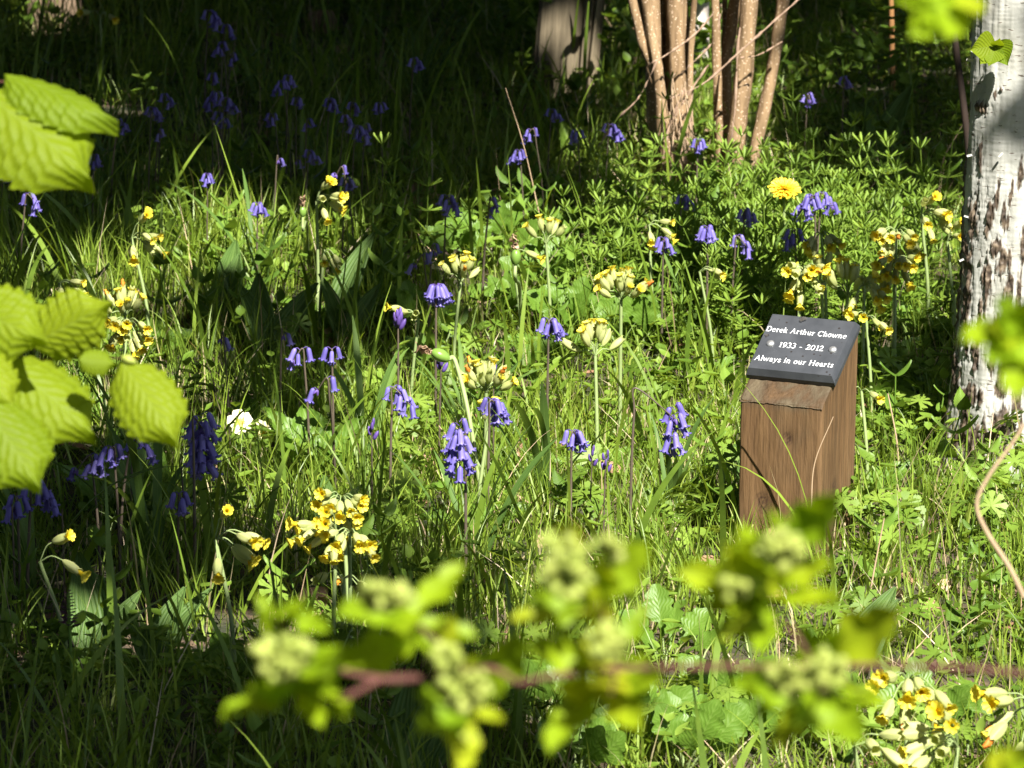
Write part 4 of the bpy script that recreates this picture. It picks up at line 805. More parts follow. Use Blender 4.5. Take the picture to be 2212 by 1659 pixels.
# single dry stalks
def wstalk(name, pts, z0, z1, w_, mat, label, cat, group=None):
    n = len(pts); P = [at_z(u, v, z0+(z1-z0)*i/(n-1)) for i, (u, v) in enumerate(pts)]; b = P[0].copy(); P = smooth_path([p-b for p in P], 30); mb = MB(); mb.add(*tube(P, np.linspace(w_, w_*.5, len(P)), 6)); return tag(mb.build(name, mat, None, loc=b), label, cat, group)
def wstalk_y(name, pts, yy, w_, mat, label, cat, group=None):
    P = [Vector((0, 0, CAMZ))+ray(u, v)*(yy/ray(u, v).y) for u, v in pts]; b = P[0].copy(); P = smooth_path([p-b for p in P], 40); mb = MB(); mb.add(*tube(P, np.linspace(w_, w_*.6, len(P)), 6)); return tag(mb.build(name, mat, None, loc=b), label, cat, group)
wstalk_y('dry_stalk', [(1185, 560), (1160, 440), (1130, 310), (1092, 190)], at_z(1185, 560).y, .0011, G['dry'], 'thin wiry stalk rising behind the far middle bluebells', 'stalk')
wstalk('dry_stalk', [(1062, 412), (1120, 388), (1175, 360)], .03, .05, .0013, G['dry'], 'short straight straw lying left of the far middle bluebells', 'stalk')
wstalk('dry_stalk', [(1064, 1060), (1000, 985), (948, 920)], .02, .07, .0012, G['dry'], 'pale straw slanting behind the central double bluebell', 'stalk')
wstalk_y('dry_stalk', [(1942, 1060), (1938, 960), (1918, 850)], at_z(1942, 1060).y, .0014, G['dry'], 'white bent straw right of the post', 'stalk')
wstalk_y('dry_stalk', [(1752, 1100), (1760, 1000), (1800, 900)], at_z(1830, 1230).y-.2, .0008, G['dry'], 'fine straw crossing before the post face', 'stalk')
wstalk_y('dry_stalk', [(1870, 1350), (1885, 1250), (1910, 1120)], at_z(1870, 1350).y, .0013, G['dry'], 'pale upright straw below right of the post', 'stalk')
wstalk_y('dry_stalk', [(2212, 1290), (2180, 1225), (2132, 1150), (2110, 1090), (2135, 1030), (2185, 960), (2230, 890)], 3.6, .0019, G['dry'], 'blurred pale bent stalk in front at the right edge', 'stalk')
for k_, (u, v, w0) in enumerate(((30, 1420, 1), (138, 1430, 1.2), (396, 1260, 1.2))):
    wstalk_y('shaded_stalk', [(u+8, v), (u+2, v-150), (u-4, v-330 if k_ != 2 else v-250)], at_z(u, v).y, .0016, G['bstem'], ['bare dark stalk at the far left bottom', 'bare dark stalk running up past the purple spike', 'dark stalk under the dark hanging bluebell'][k_], 'stalk')

# ================================================================== FLOWERS: shared pieces
def bell_mesh():
    prof = [(.0006, 0), (.0019, -.0008), (.0027, -.003), (.0029, -.008), (.003, -.0125), (.0034, -.0152), (.0045, -.0168), (.0058, -.0168), (.0064, -.0152)]
    def fn(i, ph, r, z):
        lob = .5+.5*np.cos(6*ph)
        if i >= 5: k = (i-4)/4; r = .0032+(r-.0032)*(lob**.8) ; z = -.0142 + (z+.0142)*lob**.5
        elif i > 1: r = r*(1+.06*np.cos(6*ph))
        return r, z
    return lathe(prof, 24, fn)
T_bell = bell_mesh(); T_bell = (*T_bell, np.interp(T_bell[2][:, 1], [0, .3, .7, .85, 1], [.25, .45, .55, .8, 1.1]))
T_bud = lathe([(.0005, 0), (.0018, -.001), (.0026, -.004), (.0024, -.008), (.0014, -.011), (.0002, -.0125)], 8)
def calyx_mesh():
    prof = [(.0008, 0), (.002, .0015), (.0033, .005), (.0041, .0095), (.0036, .014), (.003, .0165), (.0037, .0195)]
    def fn(i, ph, r, z):
        r = r*(1+.09*np.cos(5*ph)*(1 if 0 < i < 5 else .6))
        if i == 6: z = z - .0028*(.5-.5*np.cos(5*ph))
        return r, z
    return lathe(prof, 20, fn)
T_calyx = calyx_mesh()
def corolla_mesh():
    n = 40; ph = np.linspace(0, 2*np.pi, n, endpoint=False); lob = np.abs(np.cos(2.5*ph)); notch = np.exp(-((((ph*5/(2*np.pi))+.0) % 1-.0)/.1)**2)+np.exp(-((((ph*5/(2*np.pi))) % 1-1)/.1)**2)
    vs = []; tin = []
    for r, z, t in ((.0018, .013, .2), (.0019, .0195, .15), (.0022, .021, .05), (.0036, .0222, .55), (.0056, .0242, .8), (.0068, .025, .9)):
        k = 0 if r < .003 else (1 if r > .005 else .4)
        rr_ = r*(1-k*(.34*(1-lob**.6)) - k*(.14*notch if r > .0065 else 0)); vs.append(np.stack([rr_*np.cos(ph), rr_*np.sin(ph), z+.0012*k*np.cos(5*ph)*0+.0*ph], 1)); tin.append(np.full(n, t))
    return np.concatenate(vs), grid_faces(6, n, True), np.zeros((6*n, 2)), np.concatenate(tin)
T_cor = corolla_mesh()
T_wither = lathe([(.0014, .015), (.002, .0185), (.0026, .0205), (.0014, .023), (.002, .0245), (.0004, .025)], 9, lambda i, ph, r, z: (r*(1+.35*np.sin(3*ph+i*1.7)), z+.001*np.sin(2*ph+i)))
def shared4(name, key, tmpl, mat, M, parent):
    if key not in _shared:
        mb = MB(); mb.add(tmpl[0], tmpl[1], tmpl[3] if len(tmpl) > 3 else .5, tmpl[2]); o = mb.build(name, mat, parent); _shared[key] = o.data
    else: o = link(name, _shared[key], parent)
    o.matrix_local = M; return o
def aim(p, d, s=1.0, spin=0.0):                     # +Z of the piece along d
    q = Vector(d).to_track_quat('Z', 'Y') @ Quaternion((0, 0, 1), spin); return Matrix.Translation(p) @ q.to_matrix().to_4x4() @ Matrix.Scale(s, 4)
CAMDIR = Vector((0, -1, .2)).normalized()

# ------------------------------------------------------------------ bluebells
def bluebell(u, v, H, nb, lean, size, label, kind='bell', name='bluebell', group='bluebells in the meadow', hang=1.0):
    """(u, v): middle of the flower head; lean -1..1: side it nods to; H: height of the head middle"""
    size *= .8 if v > 420 else .7; H *= .92
    r = random.Random(int(u*13+v*7)); head = at_z(u, v, H); fall = .012*nb**.5*size
    depth = r.uniform(-.3, .3)
    off = lean*r.uniform(.02, .035)*H/.2
    b = Vector((head.x-off*1.2, head.y+depth*.03, 0)); b.z = float(gz(b.x, b.y)); t = thing(name, b, label, 'bluebell', group)
    hd = head-b; span = (.009*nb**.75)*size
    top = hd+Vector((-lean*span*.35, 0, .014*size+span*.35)); endp = hd+Vector((lean*span*.7, r.uniform(-.4, .4)*span, .006*size-span*.3*abs(lean)+(1-abs(lean))*span*.35))
    if kind == 'bud': endp = hd+Vector((lean*.006, 0, .018))
    pts = [Vector((0, 0, -.01)), Vector((top.x*.25, top.y*.3, top.z*.5)), Vector((top.x*.7, top.y*.8, top.z*.85)), top, endp] if kind != 'bud' else [Vector((0, 0, -.01)), Vector((hd.x*.3, hd.y*.4, hd.z*.5)), hd-Vector((0, 0, .012)), endp]
    P = smooth_path(pts, 36); rad = np.linspace(.0021, .0008, len(P))*min(size, 1.1)
    mb = MB(); mb.add(*tube(P, rad, 6)); mb.build('stem', G['bstem'], t)
    m_ = len(P); nb = nb if nb < 3 or kind == 'bud' else int(nb*1.3+.5)
    if kind == 'bud':
        for i in range(nb):
            q = P[min(m_-1, int(m_*(.74+.26*i/nb)))]; a = i*2.4; d = Vector((math.cos(a)*.45*(1-i/nb)+.05, math.sin(a)*.4*(1-i/nb), 1))
            shared4('bud', 'bud', T_bud, G['bluedark'], aim(Vector(q)+Vector((math.cos(a), math.sin(a), 0))*.0022, -d, size*(1.25-.35*i/nb)), t)
        return t
    for i in range(nb):
        f = 1-(i+.5)/nb; q = Vector(P[-1])-Vector((lean*.004*i/nb, 0, .05*size*(i/nb)**.9-.016)) if kind == 'spike' else Vector(P[min(m_-1, int(m_*(.74+.25*(i/max(1, nb-1)) if nb > 1 else m_*.98)))]) if nb > 1 else Vector(P[-1])
        a = i*2.39+r.random()*1.2; sp = .0055*size*(.5+.5*f)+.002; o = Vector((math.cos(a)*sp, math.sin(a)*sp*.8, .003-.002*r.random()))
        p = q+o; d = Vector((math.cos(a)*(.24+.014*nb)+lean*.12+r.uniform(-.1, .1), math.sin(a)*.25, -hang-.0*r.random())).normalized()
        mb = MB(); mb.add(*tube([q, q+o*.6+Vector((0, 0, .0015)), p], .0005, 4)); ped = mb.build('pedicel', G['bluedark'], t)
        o_ = shared4('bell', 'bell', T_bell, G['blue'], aim(p, -d, size*r.uniform(.95, 1.15), r.random()), t)
    for i in range(2):
        q = Vector(P[-1]); shared4('bud', 'bud', T_bud, G['bluedark'], aim(q, (-lean*.5+i*.6-.3, .2, 1-.4*i), size*.6), t)
    return t
BB = [
 (458, 55, .24, 6, .5, 1.3, 'large pale bluebell head, highest of the dim group near the top left'), (490, 78, .24, 3, .4, 1.1, 'small dim bluebell right of the highest one at the top left'), (478, 118, .22, 5, -.4, 1.1, 'dim bluebell, lowest of the dim top left group'), (503, 134, .18, 2, .4, 1, 'faint little bluebell at the foot of the dim top left group'),
 (460, 182, .22, 3, .1, 1, 'single thin bluebell right above the dark bluebell mass in the upper left'), (462, 232, .2, 7, -.5, 1.15, 'dark bluebell mass in the upper left shade, left half'), (492, 240, .2, 5, .5, 1.1, 'dark bluebell in the upper left shade, right half of the mass'), (478, 272, .17, 5, .3, 1.1, 'dark bluebell hanging below the upper left mass'),
 (332, 262, .2, 6, .3, 1.05, 'dark bluebell spike in shade, right of the hazel leaf tip'), (360, 228, .2, 4, .5, 1, 'small dark bluebell above the spike right of the hazel leaf'), (345, 300, .17, 2, .3, 1, 'two dark bells low beneath the spike right of the hazel leaf'), (262, 282, .17, 4, .6, 1, 'pale faint bluebell touching the upper hazel leaf'),
 (205, 362, .17, 4, .2, 1.1, 'dark bluebell directly under the upper hazel leaf tip'), (66, 450, .18, 4, .6, 1.1, 'dim bluebell alone at the far left, between the hazel leaves'), (10, 395, .17, 5, .2, 1.1, 'dim bluebell cut by the left edge'), (450, 402, .17, 4, .1, 1.0, 'narrow dark bluebell alone above the left cowslip'),
 (600, 355, .16, 1, .2, 1.1, 'single violet bell beneath a brown scrap, upper left of centre'), (645, 356, .16, 1, -.6, 1.1, 'single slanting bell left of the dark bluebell cluster'), (672, 352, .16, 5, .4, 1, 'dark bluebell cluster right of a single slanting bell'), (606, 200, .21, 5, -.5, 1, 'dark left half of the twin bluebell above centre left'), (625, 190, .21, 4, .2, 1.1, 'violet right half of the twin bluebell above centre left'),
 (641, 234, .19, 3, .1, 1, 'small bright bluebell just under the violet twin'), (664, 280, .18, 2, .2, 1.1, 'slim lit bluebell standing alone below the violet twin'), (587, 268, .17, 3, -.5, 1, 'pale washed out bluebell left of the slim lit one'), (715, 240, .19, 5, .3, 1, 'dark bluebell between the slim lit one and the grass tussock'), (748, 272, .19, 3, .4, .95, 'little bluebell right of the dark one above centre left'), (762, 244, .19, 3, .4, .95, 'small dark bluebell high in the shade right of the tussock'),
 (820, 246, .19, 3, -.2, 1, 'pair of small lit bells alone in dark shade'), (775, 305, .17, 7, .5, 1.15, 'wide dark bluebell of hanging bells in upper centre shade'), (792, 288, .17, 2, .4, 1, 'two bells rising right of the wide dark bluebell'), (735, 385, .19, 2, -.6, 1.2, 'dark slanting bell above the two headed cowslip'), (750, 412, .18, 4, .3, 1.1, 'dark bluebell hanging right above the pale cowslip with a pod beside it'), (898, 152, .19, 4, .4, 1.15, 'lone bright bluebell high in the dark centre'),
 (560, 470, .15, 5, .2, 1, 'dim bluebell low in shade between two cowslips'), (970, 462, .18, 6, .3, 1.15, 'dark bluebell left of the small far centre cowslip, facing right'), (1064, 462, .17, 2, .5, 1.3, 'two dark bells leaning right above the upright daisy leaf'), (1195, 263, .2, 5, .3, 1, 'bluebell head beside the tip of the large pale leaf'), (1146, 300, .19, 3, -.8, 1, 'three bells on an arching stem left of the large pale leaf'),
 (1118, 352, .17, 5, -.4, 1.05, 'bluebell crouching below the arching three belled stem'), (1245, 308, .19, 4, -.3, 1.05, 'bluebell right in front of the large pale leaf'), (1322, 302, .19, 7, .4, 1.15, 'dim bluebell between the large leaf and the tan stems'), (1510, 330, .18, 4, .2, 1.15, 'dark bluebell at the foot between the two groups of tan stems'), (1825, 190, .17, 3, .2, 1.1, 'deep violet bell in grass between shrub and orange cane'), (1746, 226, .15, 3, .2, 1.1, 'nearly hidden violet bluebell right of the tan stems'),
 (1478, 452, .17, 5, .4, .95, 'small bluebell among cleavers below the tan stems'), (1614, 490, .18, 6, .3, 1.1, 'bluebell in cleavers left of and below the dandelion'), (1600, 542, .16, 4, .7, 1.1, 'spreading bluebell below the one near the dandelion'), (1528, 535, .17, 7, 0, 1.25, 'full pale bluebell fan in cleavers, centre right'), (1435, 550, .16, 5, .1, 1.1, 'pale bluebell near the small cowslip in the cleavers'),
 (1748, 470, .18, 9, -.4, 1.25, 'largest bluebell mass right below the dandelion'), (1782, 452, .18, 5, .5, 1.15, 'bluebell touching the right side of the largest mass'), (1712, 532, .16, 4, -.3, 1.2, 'shaded bluebell above the back cowslips, below the largest mass'), (936, 556, .16, 2, .3, 1.1, 'dark blue bell left of the ruffled umbel cowslip'), (908, 578, .15, 2, -.6, 1.1, 'small slanting dark bell left of the umbel cowslip'),
 (946, 676, .17, 12, .1, 1.25, 'round bright bluebell head, fullest in the centre'), (1190, 738, .2, 6, .2, 1.25, 'tall dark stemmed bluebell right of the nodding pod'), (610, 738, .15, 1, .2, 1.2, 'single slim lit bell on the left, beside the plantains'), (648, 788, .15, 3, -.5, 1.2, 'hunched dark bluebell in left grass, pale at right'), (716, 790, .16, 3, -.1, 1.2, 'dark hanging bluebell in left grass below the plantains'), (700, 852, .14, 2, -.7, 1.3, 'bluebell with one lit slanting bell left of centre'), (480, 745, .15, 1, -.3, 1.2, 'single dim bell in the left shade under the plantain'),
 (862, 884, .15, 6, .6, 1.25, 'bowed bluebell with wide bells left of the central pair'), (1068, 920, .17, 8, .3, 1.3, 'bluebell behind and right of the tall double one in the centre'), (1001, 978, .17, 12, -.1, 1.35, 'largest double bluebell spike in the middle on a dark stem', 'spike'), (1402, 896, .17, 9, .9, 1.3, 'bluebell bowing right between the centre and the post', 'spike'), (1240, 978, .13, 6, .2, 1.2, 'short bluebell low in sunlit grass, centre'),
 (296, 982, .17, 3, .8, 1.2, 'lit right end of the curved bluebell under the hazel leaves'), (232, 1018, .16, 8, -.5, 1.2, 'dark curved bluebell below the hazel leaves'), (186, 1018, .15, 2, -.9, 1.2, 'lit left tip of the curved bluebell below the hazel'), (424, 990, .18, 15, .1, 1.5, 'big dark blue bluebell spike hanging below the hazel leaf tip', 'spike'), (292, 942, .17, 3, .3, 1.1, 'little bluebell peeping from under the hazel leaf'),
 (84, 1096, .17, 6, .5, 1.35, 'blurred dark bluebell in the lower left shade'), (36, 1124, .16, 4, -.1, 1.35, 'dark bluebell near the left edge under the hazel leaf'), (390, 1105, .14, 3, .2, 1.2, 'small dark blue bell below the big dark spike')]
for a in BB: bluebell(*a)
for (u, v, H, n_, lean, s_, lab) in ((860, 710, .17, 9, 0, 1.3, 'closed dark bluebell bud spike left of the round bright head'), (952, 800, .15, 7, .1, 1.1, 'faded bluebell bud below the nodding seed pod'), (1066, 822, .15, 5, 0, 1.0, 'small bluebell bud behind the creamy umbel cowslip'), (1307, 1014, .12, 6, .1, .9, 'small bluebell bud right of the short bluebell'), (803, 944, .12, 4, 0, 1, 'tiny bluebell bud at the foot of the bowed bluebell'), (1278, 1000, .12, 4, .1, .8, 'tiny pale bud beside the short bluebell')):
    bluebell(u, v, H, n_, lean, s_, lab, 'bud', 'bluebell_bud', 'closed bluebell buds')

# ------------------------------------------------------------------ cowslips
def cowslip(u, v, H, n, style, size, label, with_=.15, opened=.8, leaves=4, spread=1.0):
    """style: up | left | right | front"""
    r = random.Random(int(u*5+v*11)); head = at_z(u, v, H); b = Vector((head.x+r.uniform(-.012, .012), head.y+r.uniform(-.01, .02), 0)); b.z = float(gz(b.x, b.y))
    t = thing('cowslip', b, label, 'cowslip', 'cowslips in the meadow'); hd = head-b
    bias = {'up': Vector((0, -.1, .9)), 'left': Vector((-1, -.3, .05)), 'right': Vector((1, -.3, .05)), 'front': Vector((0, -1, -.35))}[style]
    hub = hd-bias*.012*size-Vector((0, 0, .006 if style != 'up' else .014))*size; hub = hub+Vector((0, 0, .0 if style == 'up' else .008))*size
    P = smooth_path([Vector((0, 0, -.01)), Vector((hub.x*.2, hub.y*.3, hub.z*.45)), hub], 18)
    mb = MB(); mb.add(*tube(P, np.linspace(.0024, .0018, len(P))*min(size, 1.15), 7))
    fl = []
    if style == 'up': n = int(n*1.15+.5); size *= .92
    for i in range(n):
        a = 6.2832*i/n*2.618+r.random()*.7
        if style == 'up':
            e = r.uniform(.2, 1.4) if i > 2 else 1.3; d = Vector((math.cos(a)*math.cos(e), math.sin(a)*math.cos(e)*.8, math.sin(e)*.9)); cd_ = (d+Vector((0, 0, .35))).normalized()
            pl = .019*r.uniform(.8, 1.2)*spread
        else:
            d = (bias*1.0+Vector((math.cos(a)*.95, math.sin(a)*.45-.2, math.sin(a*1.7)*.75+.15))).normalized(); cd_ = (d*.9+Vector((0, -.25, -.55*r.random()-.15))).normalized(); pl = .021*r.uniform(.6, 1.25)*spread
        p = hub+d*pl*size; mid = hub+(d*.5+Vector((0, 0, .22)))*pl*size
        mb.add(*tube(smooth_path([hub, mid, p], 6), .00075, 4)); fl.append((p, cd_))
    mb.build('stem', G['cstem'], t)
    for i, (p, d) in enumerate(fl):
        M = aim(p, d, size*r.uniform(.92, 1.1)*(1.08 if style == 'up' else 1), r.random()*6)
        c = shared4('flower', 'calyx', T_calyx, G['calyx'], M, t)
        q = r.random()
        if q < with_*.5: shared4('withered_petals', 'wither', T_wither, G['orange'], Matrix.Identity(4), c)
        elif q < with_*.5+opened: shared4('petals', 'cor', T_cor, G['yellow'], Matrix.Scale(r.uniform(.8, 1.05)*(.86 if style == 'up' else 1), 4), c)
    for i in range(leaves):
        a = 6.28*(i+r.random()*.6)/leaves; l = r.uniform(.05, .085)
        shared('leaf', 'nettc', T_nett, G['broad'], frame((0, 0, .004), Vector((math.cos(a)*l, math.sin(a)*l, r.uniform(.02, .05))), (0, -.3, 1), .95), t)
    return t
CS = [
 (305, 518, .17, 10, 'right', 1.1, 'cowslip facing right, alone between the upper and lower hazel leaves', .25, .5), (703, 438, .18, 10, 'right', 1.05, 'pale cowslip beside a small green pod, upper left of centre', .15, .7), (270, 640, .17, 10, 'up', 1.1, 'upper of the two crowded cowslips touching the lower hazel leaves', .25, .7), (272, 715, .17, 18, 'front', 1.1, 'fullest of the crowded cowslips above the hazel leaf stalk', .08, .85),
 (148, 615, .16, 5, 'right', 1, 'small pale cowslip peeping over the hazel leaves', .0, .8), (995, 568, .16, 12, 'up', 1.05, 'ruffled umbel cowslip left of the central seed pod', .15, .7), (884, 692, .14, 4, 'left', 1, 'small cowslip left of the round bright bluebell', .0, .9), (1180, 485, .17, 6, 'up', 1.1, 'small cowslip in half shade right of the dark bluebells', .1, .6), (1128, 552, .15, 1, 'right', 1.1, 'single cowslip flower sticking out right of the green pod', 0, 1),
 (1342, 602, .2, 22, 'up', 1.15, 'tall round cowslip umbel with orange yellow crown on a long stem', .1, .8), (1286, 716, .17, 9, 'up', 1.25, 'open spreading cowslip below the tall round one', .0, .75), (1050, 798, .17, 20, 'up', 1.15, 'creamy dense cowslip umbel above the central bluebells', .3, .4), (1054, 882, .15, 4, 'up', 1.1, 'small cowslip half hidden behind the central bluebell', .0, .8),
 (497, 1172, .16, 6, 'right', 1.3, 'sunlit cowslip drooping right, alone in the lower left', .0, 1.0), (736, 1100, .18, 12, 'front', 1.12, 'golden cowslip in the lower left, upper right head', 0, 1), (700, 1155, .17, 9, 'left', 1.08, 'lower left head of the golden cowslip pair', 0, 1), (755, 1170, .16, 9, 'front', 1.08, 'right lower head of the golden cowslip group', 0, 1), (740, 1272, .1, 4, 'front', 1.2, 'small faded cowslip close to the soil under the golden ones', .2, .2), (118, 1220, .14, 2, 'right', 1.3, 'two flowered cowslip in deep shade at lower left', .4, .6),
 (1420, 490, .16, 5, 'right', 1, 'small cowslip among cleavers left of the bluebells', .1, .8), (1530, 590, .15, 3, 'right', .95, 'little cowslip under the full pale bluebell fan', .0, .8), (1735, 602, .17, 14, 'front', 1.2, 'pale cowslip behind the plaque, furthest left of the group', .2, .6), (1775, 568, .17, 7, 'up', 1.2, 'cream cowslip squeezed between the two pale ones behind the plaque', .1, .6), (1832, 588, .17, 9, 'up', 1.35, 'star shaped pale cowslip directly behind the plaque', .0, .6), (1868, 632, .15, 7, 'front', 1.15, 'cowslip with drooping yellow cups just behind the right plaque corner', .0, 1),
 (1775, 520, .17, 9, 'front', 1.1, 'shaded yellow cowslip above the group behind the plaque', .0, .9), (1938, 520, .18, 16, 'front', 1.2, 'large deep yellow cowslip left of the birch, upper head', .1, .9), (1935, 582, .16, 14, 'front', 1.15, 'deep yellow cowslip hanging under the large one left of the birch', .0, .95), (2012, 470, .18, 10, 'right', 1.15, 'pale green cowslip high between the yellow ones and the birch', .15, .55), (2068, 525, .15, 4, 'right', 1.1, 'yellow cowslip touching the left edge of the birch', 0, 1), (2062, 648, .14, 3, 'front', 1.05, 'small yellow cowslip against the birch bark', 0, 1), (1862, 860, .12, 2, 'front', 1, 'tiny yellow cowslip right of the plaque edge', 0, 1), (1872, 700, .14, 4, 'front', 1, 'yellow cowslip in shade above the right side of the post', 0, 1),
 (1966, 1500, .17, 12, 'front', 1.35, 'hanging bright cowslip bunch under the twig, bottom right', .1, .9), (2030, 1622, .15, 14, 'left', 1.4, 'cream cowslip facing left in the bottom right corner', .0, .8), (1888, 1620, .13, 5, 'right', 1.5, 'cowslip with long pale buds at the bottom right edge', .0, .7), (2196, 1540, .15, 8, 'left', 1.4, 'cowslip cut by the right edge near the bottom', .4, .4), (700, 555, .12, 3, 'front', 1, 'faint cowslip in shade under the pale upper left one', 0, .8), (215, 46, .15, 2, 'front', 1.3, 'lone yellow flower in the dark top left', 0, 1)]
for a in CS: cowslip(*a)

# ------------------------------------------------------------------ primrose, dandelion, purple spike, seed pods
b = gp(520, 945); t = thing('primrose', b, 'pale yellow primrose flower low in grass right of the lower hazel leaf', 'primrose'); hd = at_z(518, 912, .06)-b
for j, (o_, dr) in enumerate(((Vector((0, 0, 0)), Vector((.25, -1, .6))), (Vector((.028, -.005, -.012)), Vector((.8, -.6, .5))))):
    for k in range(5):
        a = k*6.2832/5+.3; ax_ = dr.normalized(); e1 = ax_.orthogonal().normalized(); e2 = ax_.cross(e1); d = e1*math.cos(a)+e2*math.sin(a)
        pt = strip(10, 5, lambda q: .08+.34*np.sin(q*2.55)**.8, lambda s, q: .06*s*s+.05*q); v_ = pt[0]; tin = np.clip((v_[:, 1]-.15)*2.2, 0, 1)
        mb = MB(); mb.xf(pt, frame(hd+o_, hd+o_+d*.016+ax_*.001*(k % 2), ax_, 1.1), tin); mb.build('petal', G['cream'], t)
    mb = MB(); mb.add(*tube([(0, 0, -.005), (hd+o_)*.5+Vector((.004, 0, 0)), hd+o_], .0009, 5)); mb.build('flower_stalk', G['cstem'], t)

def dandelion(u, v, H, rad, label):
    hd = at_z(u, v, H); b = Vector((hd.x+.006, hd.y+.01, 0)); t = thing('dandelion', b, label, 'dandelion'); c = hd-b; tilt = Vector((.05, -.42, .9)).normalized()
    q = tilt.to_track_quat('Z', 'Y'); r = random.Random(5); mb = MB(); pet = strip(5, 3, lambda z: .04+.015*z, lambda s, z: .05*s*s)
    for ring, (n_, l, e, h0) in enumerate(((34, 1, .05, 0), (34, .92, .22, .0012), (30, .75, .42, .002), (26, .58, .65, .003), (20, .4, .9, .004), (12, .26, 1.25, .0045))):
        for i in range(n_):
            a = 6.2832*(i+r.random()*.7)/n_; ee = e+r.uniform(-.1, .1); d = q @ Vector((math.cos(a)*math.cos(ee), math.sin(a)*math.cos(ee), math.sin(ee))); l_ = rad*l*r.uniform(.86, 1.06)
            mb.xf(pet, frame(c+tilt*h0, c+tilt*h0+d*l_, tilt, 1.35), min(1, .35+.12*r.random()+.5*l))
    mb.build('flower_head', G['dandy'], t)
    mb = MB(); mb.add(*tube(smooth_path([Vector((0, 0, -.01)), Vector((-.004, 0, c.z*.5)), c-tilt*.006], 12), .0022, 7)); mb.build('stem', G['cstem'], t)
    mb = MB(); v_, f_, uv_ = lathe([(.002, -.014), (.0065, -.012), (.0078, -.006), (.006, 0)], 16, lambda i, ph, rr, zz: (rr*(1+.08*np.cos(8*ph)), zz)); M = aim(c, tilt); mb.xf((v_, f_, uv_), M); mb.build('green_cup', G['pod'], t)
    for k in range(6): a = k*1.05; shared('leaf', 'dl', T_spat, G['broad'], frame((0, 0, .003), (math.cos(a)*.09, math.sin(a)*.09, .03), (0, 0, 1), .9), t)
dandelion(1694, 412, .18, .0235, 'flat yellow dandelion flower in front of the tan stems')

hd = at_z(148, 1315, .12); b = Vector((hd.x+.004, hd.y, 0)); t = thing('purple_flower_spike', b, 'dim purple flower spike in the lower left shade', 'wildflower'); c = hd-b
mb = MB(); mb.add(*tube([(0, 0, -.01), c*.6, c+Vector((0, 0, .016))], .0018, 6)); mb.build('stem', G['pod'], t)
mb = MB(); r = random.Random(2)
for i in range(46):
    a = i*2.4; z = -.018+.036*i/46; rd = .008*(1-.55*i/46); p = c+Vector((math.cos(a)*rd*.4, math.sin(a)*rd*.4, z)); mb.xf(T_haw, frame(p, p+Vector((math.cos(a)*rd, math.sin(a)*rd, .002)), (0, 0, 1), 1.2), r.random())
mb.build('flower_head', G['orchid'], t)

def pod(u, v, H, label, nod=0.0, s=1.0, base=None, tuft=(0, 1)):
    hd = at_z(u, v, H); bx, by = (at_z(*base).x, at_z(*base).y) if base else (hd.x-.01, hd.y); b = Vector((bx, by, 0)); t = thing('seed_pod', b, label, 'seed head', 'green daffodil seed pods'); c = hd-b
    ax_ = Vector((nod, -.1, 1 if abs(nod) < .5 else .45)).normalized(); lo = c-ax_*.008*s
    mid = Vector((c.x*.3, c.y*.3, c.z*.55)) if not base else Vector((c.x*.35, c.y*.35, c.z*.62))
    back = lo-ax_*.01 if abs(nod) > .5 else lo-Vector((0, 0, .02))
    mb = MB(); mb.add(*tube(smooth_path([Vector((0, 0, -.01)), mid, back, lo], 24), np.linspace(.0028, .0019, 25)[:25] if False else .0022*s, 7)); mb.build('stem', G['cstem'], t)
    mb = MB(); mb.xf(lathe([(.0022, -.0095), (.0048, -.007), (.0066, -.001), (.0062, .004), (.004, .0085), (.0018, .01)], 18, lambda i, ph, rr, zz: (rr*(1+.05*np.cos(3*ph)), zz)), aim(c, ax_, s*.95)); mb.build('pod', G['pod'], t, )
    top = c+ax_*.0095*s; r = random.Random(int(u)); mb = MB()
    for k in range(7):
        e = top+ax_*r.uniform(.006, .016)*s+Vector((tuft[0]*.009+r.uniform(-.005, .005), r.uniform(-.004, .004), tuft[1]*.004+r.uniform(-.005, .004))); ph_ = r.random()*6
        mb.xf(strip(14, 3, lambda q: .05+.07*np.sin(q*3)*(1+.4*np.sin(q*17+ph_)), lambda s_, q: .16*np.sin(q*11+ph_)+.1*s_*np.sin(q*7)), frame(top, e, (r.uniform(-1, 1), -1, .3), 1.0, r.random()*3), r.random()*.5)
    mb.build('withered_flower', G['dry'], t)
pod(1114, 556, .18, 'green seed pod with dried curl on top in the centre', .05, 1.15, (1128, 790, 0), (-.7, 1))
pod(952, 768, .19, 'nodding green seed pod with brown withered flower in the centre', -.9, 1.25, (1050, 1130, 0), (-.6, .0))
pod(654, 458, .17, 'small green pod with dried tip left of the pale cowslip', .0, .8, (668, 600, 0), (0, 1))
pod(1745, 0, .25, 'out', 0, 1) if False else None

# ================================================================== FOREGROUND BRANCHES
def W(u, v, d): return at_d(u, v, d)
FGPTS = []
def branch(name, label, cat, origin):
    return thing(name, origin, label, cat)
def twig(t, pts, w0, w1, mat, name='twig', n=10):
    P = smooth_path([W(*p)-t.location for p in pts], 40); d = pts[0][2]; mb = MB(); tt = np.linspace(0, 1, len(P))
    rad = (w0+(w1-w0)*tt)*KF*d/2*(1+.18*(vnoise(tt*16, w0, pts[0][0])-.5)); mb.add(*tube(P, rad, n)); return mb.build(name, mat, t)
def leaf(t, b, tip, wide, tmpl, key, mat, roll=0.0, up=(.12, -1, .62), tint=.5):
    B, T = W(*b)-t.location, W(*tip)-t.location; FGPTS.append((W(*b)+W(*tip))/2)
    return shared('leaf', key+str(round(tint, 1)), tmpl, mat, frame(B, T, up, wide, roll), t, tint)
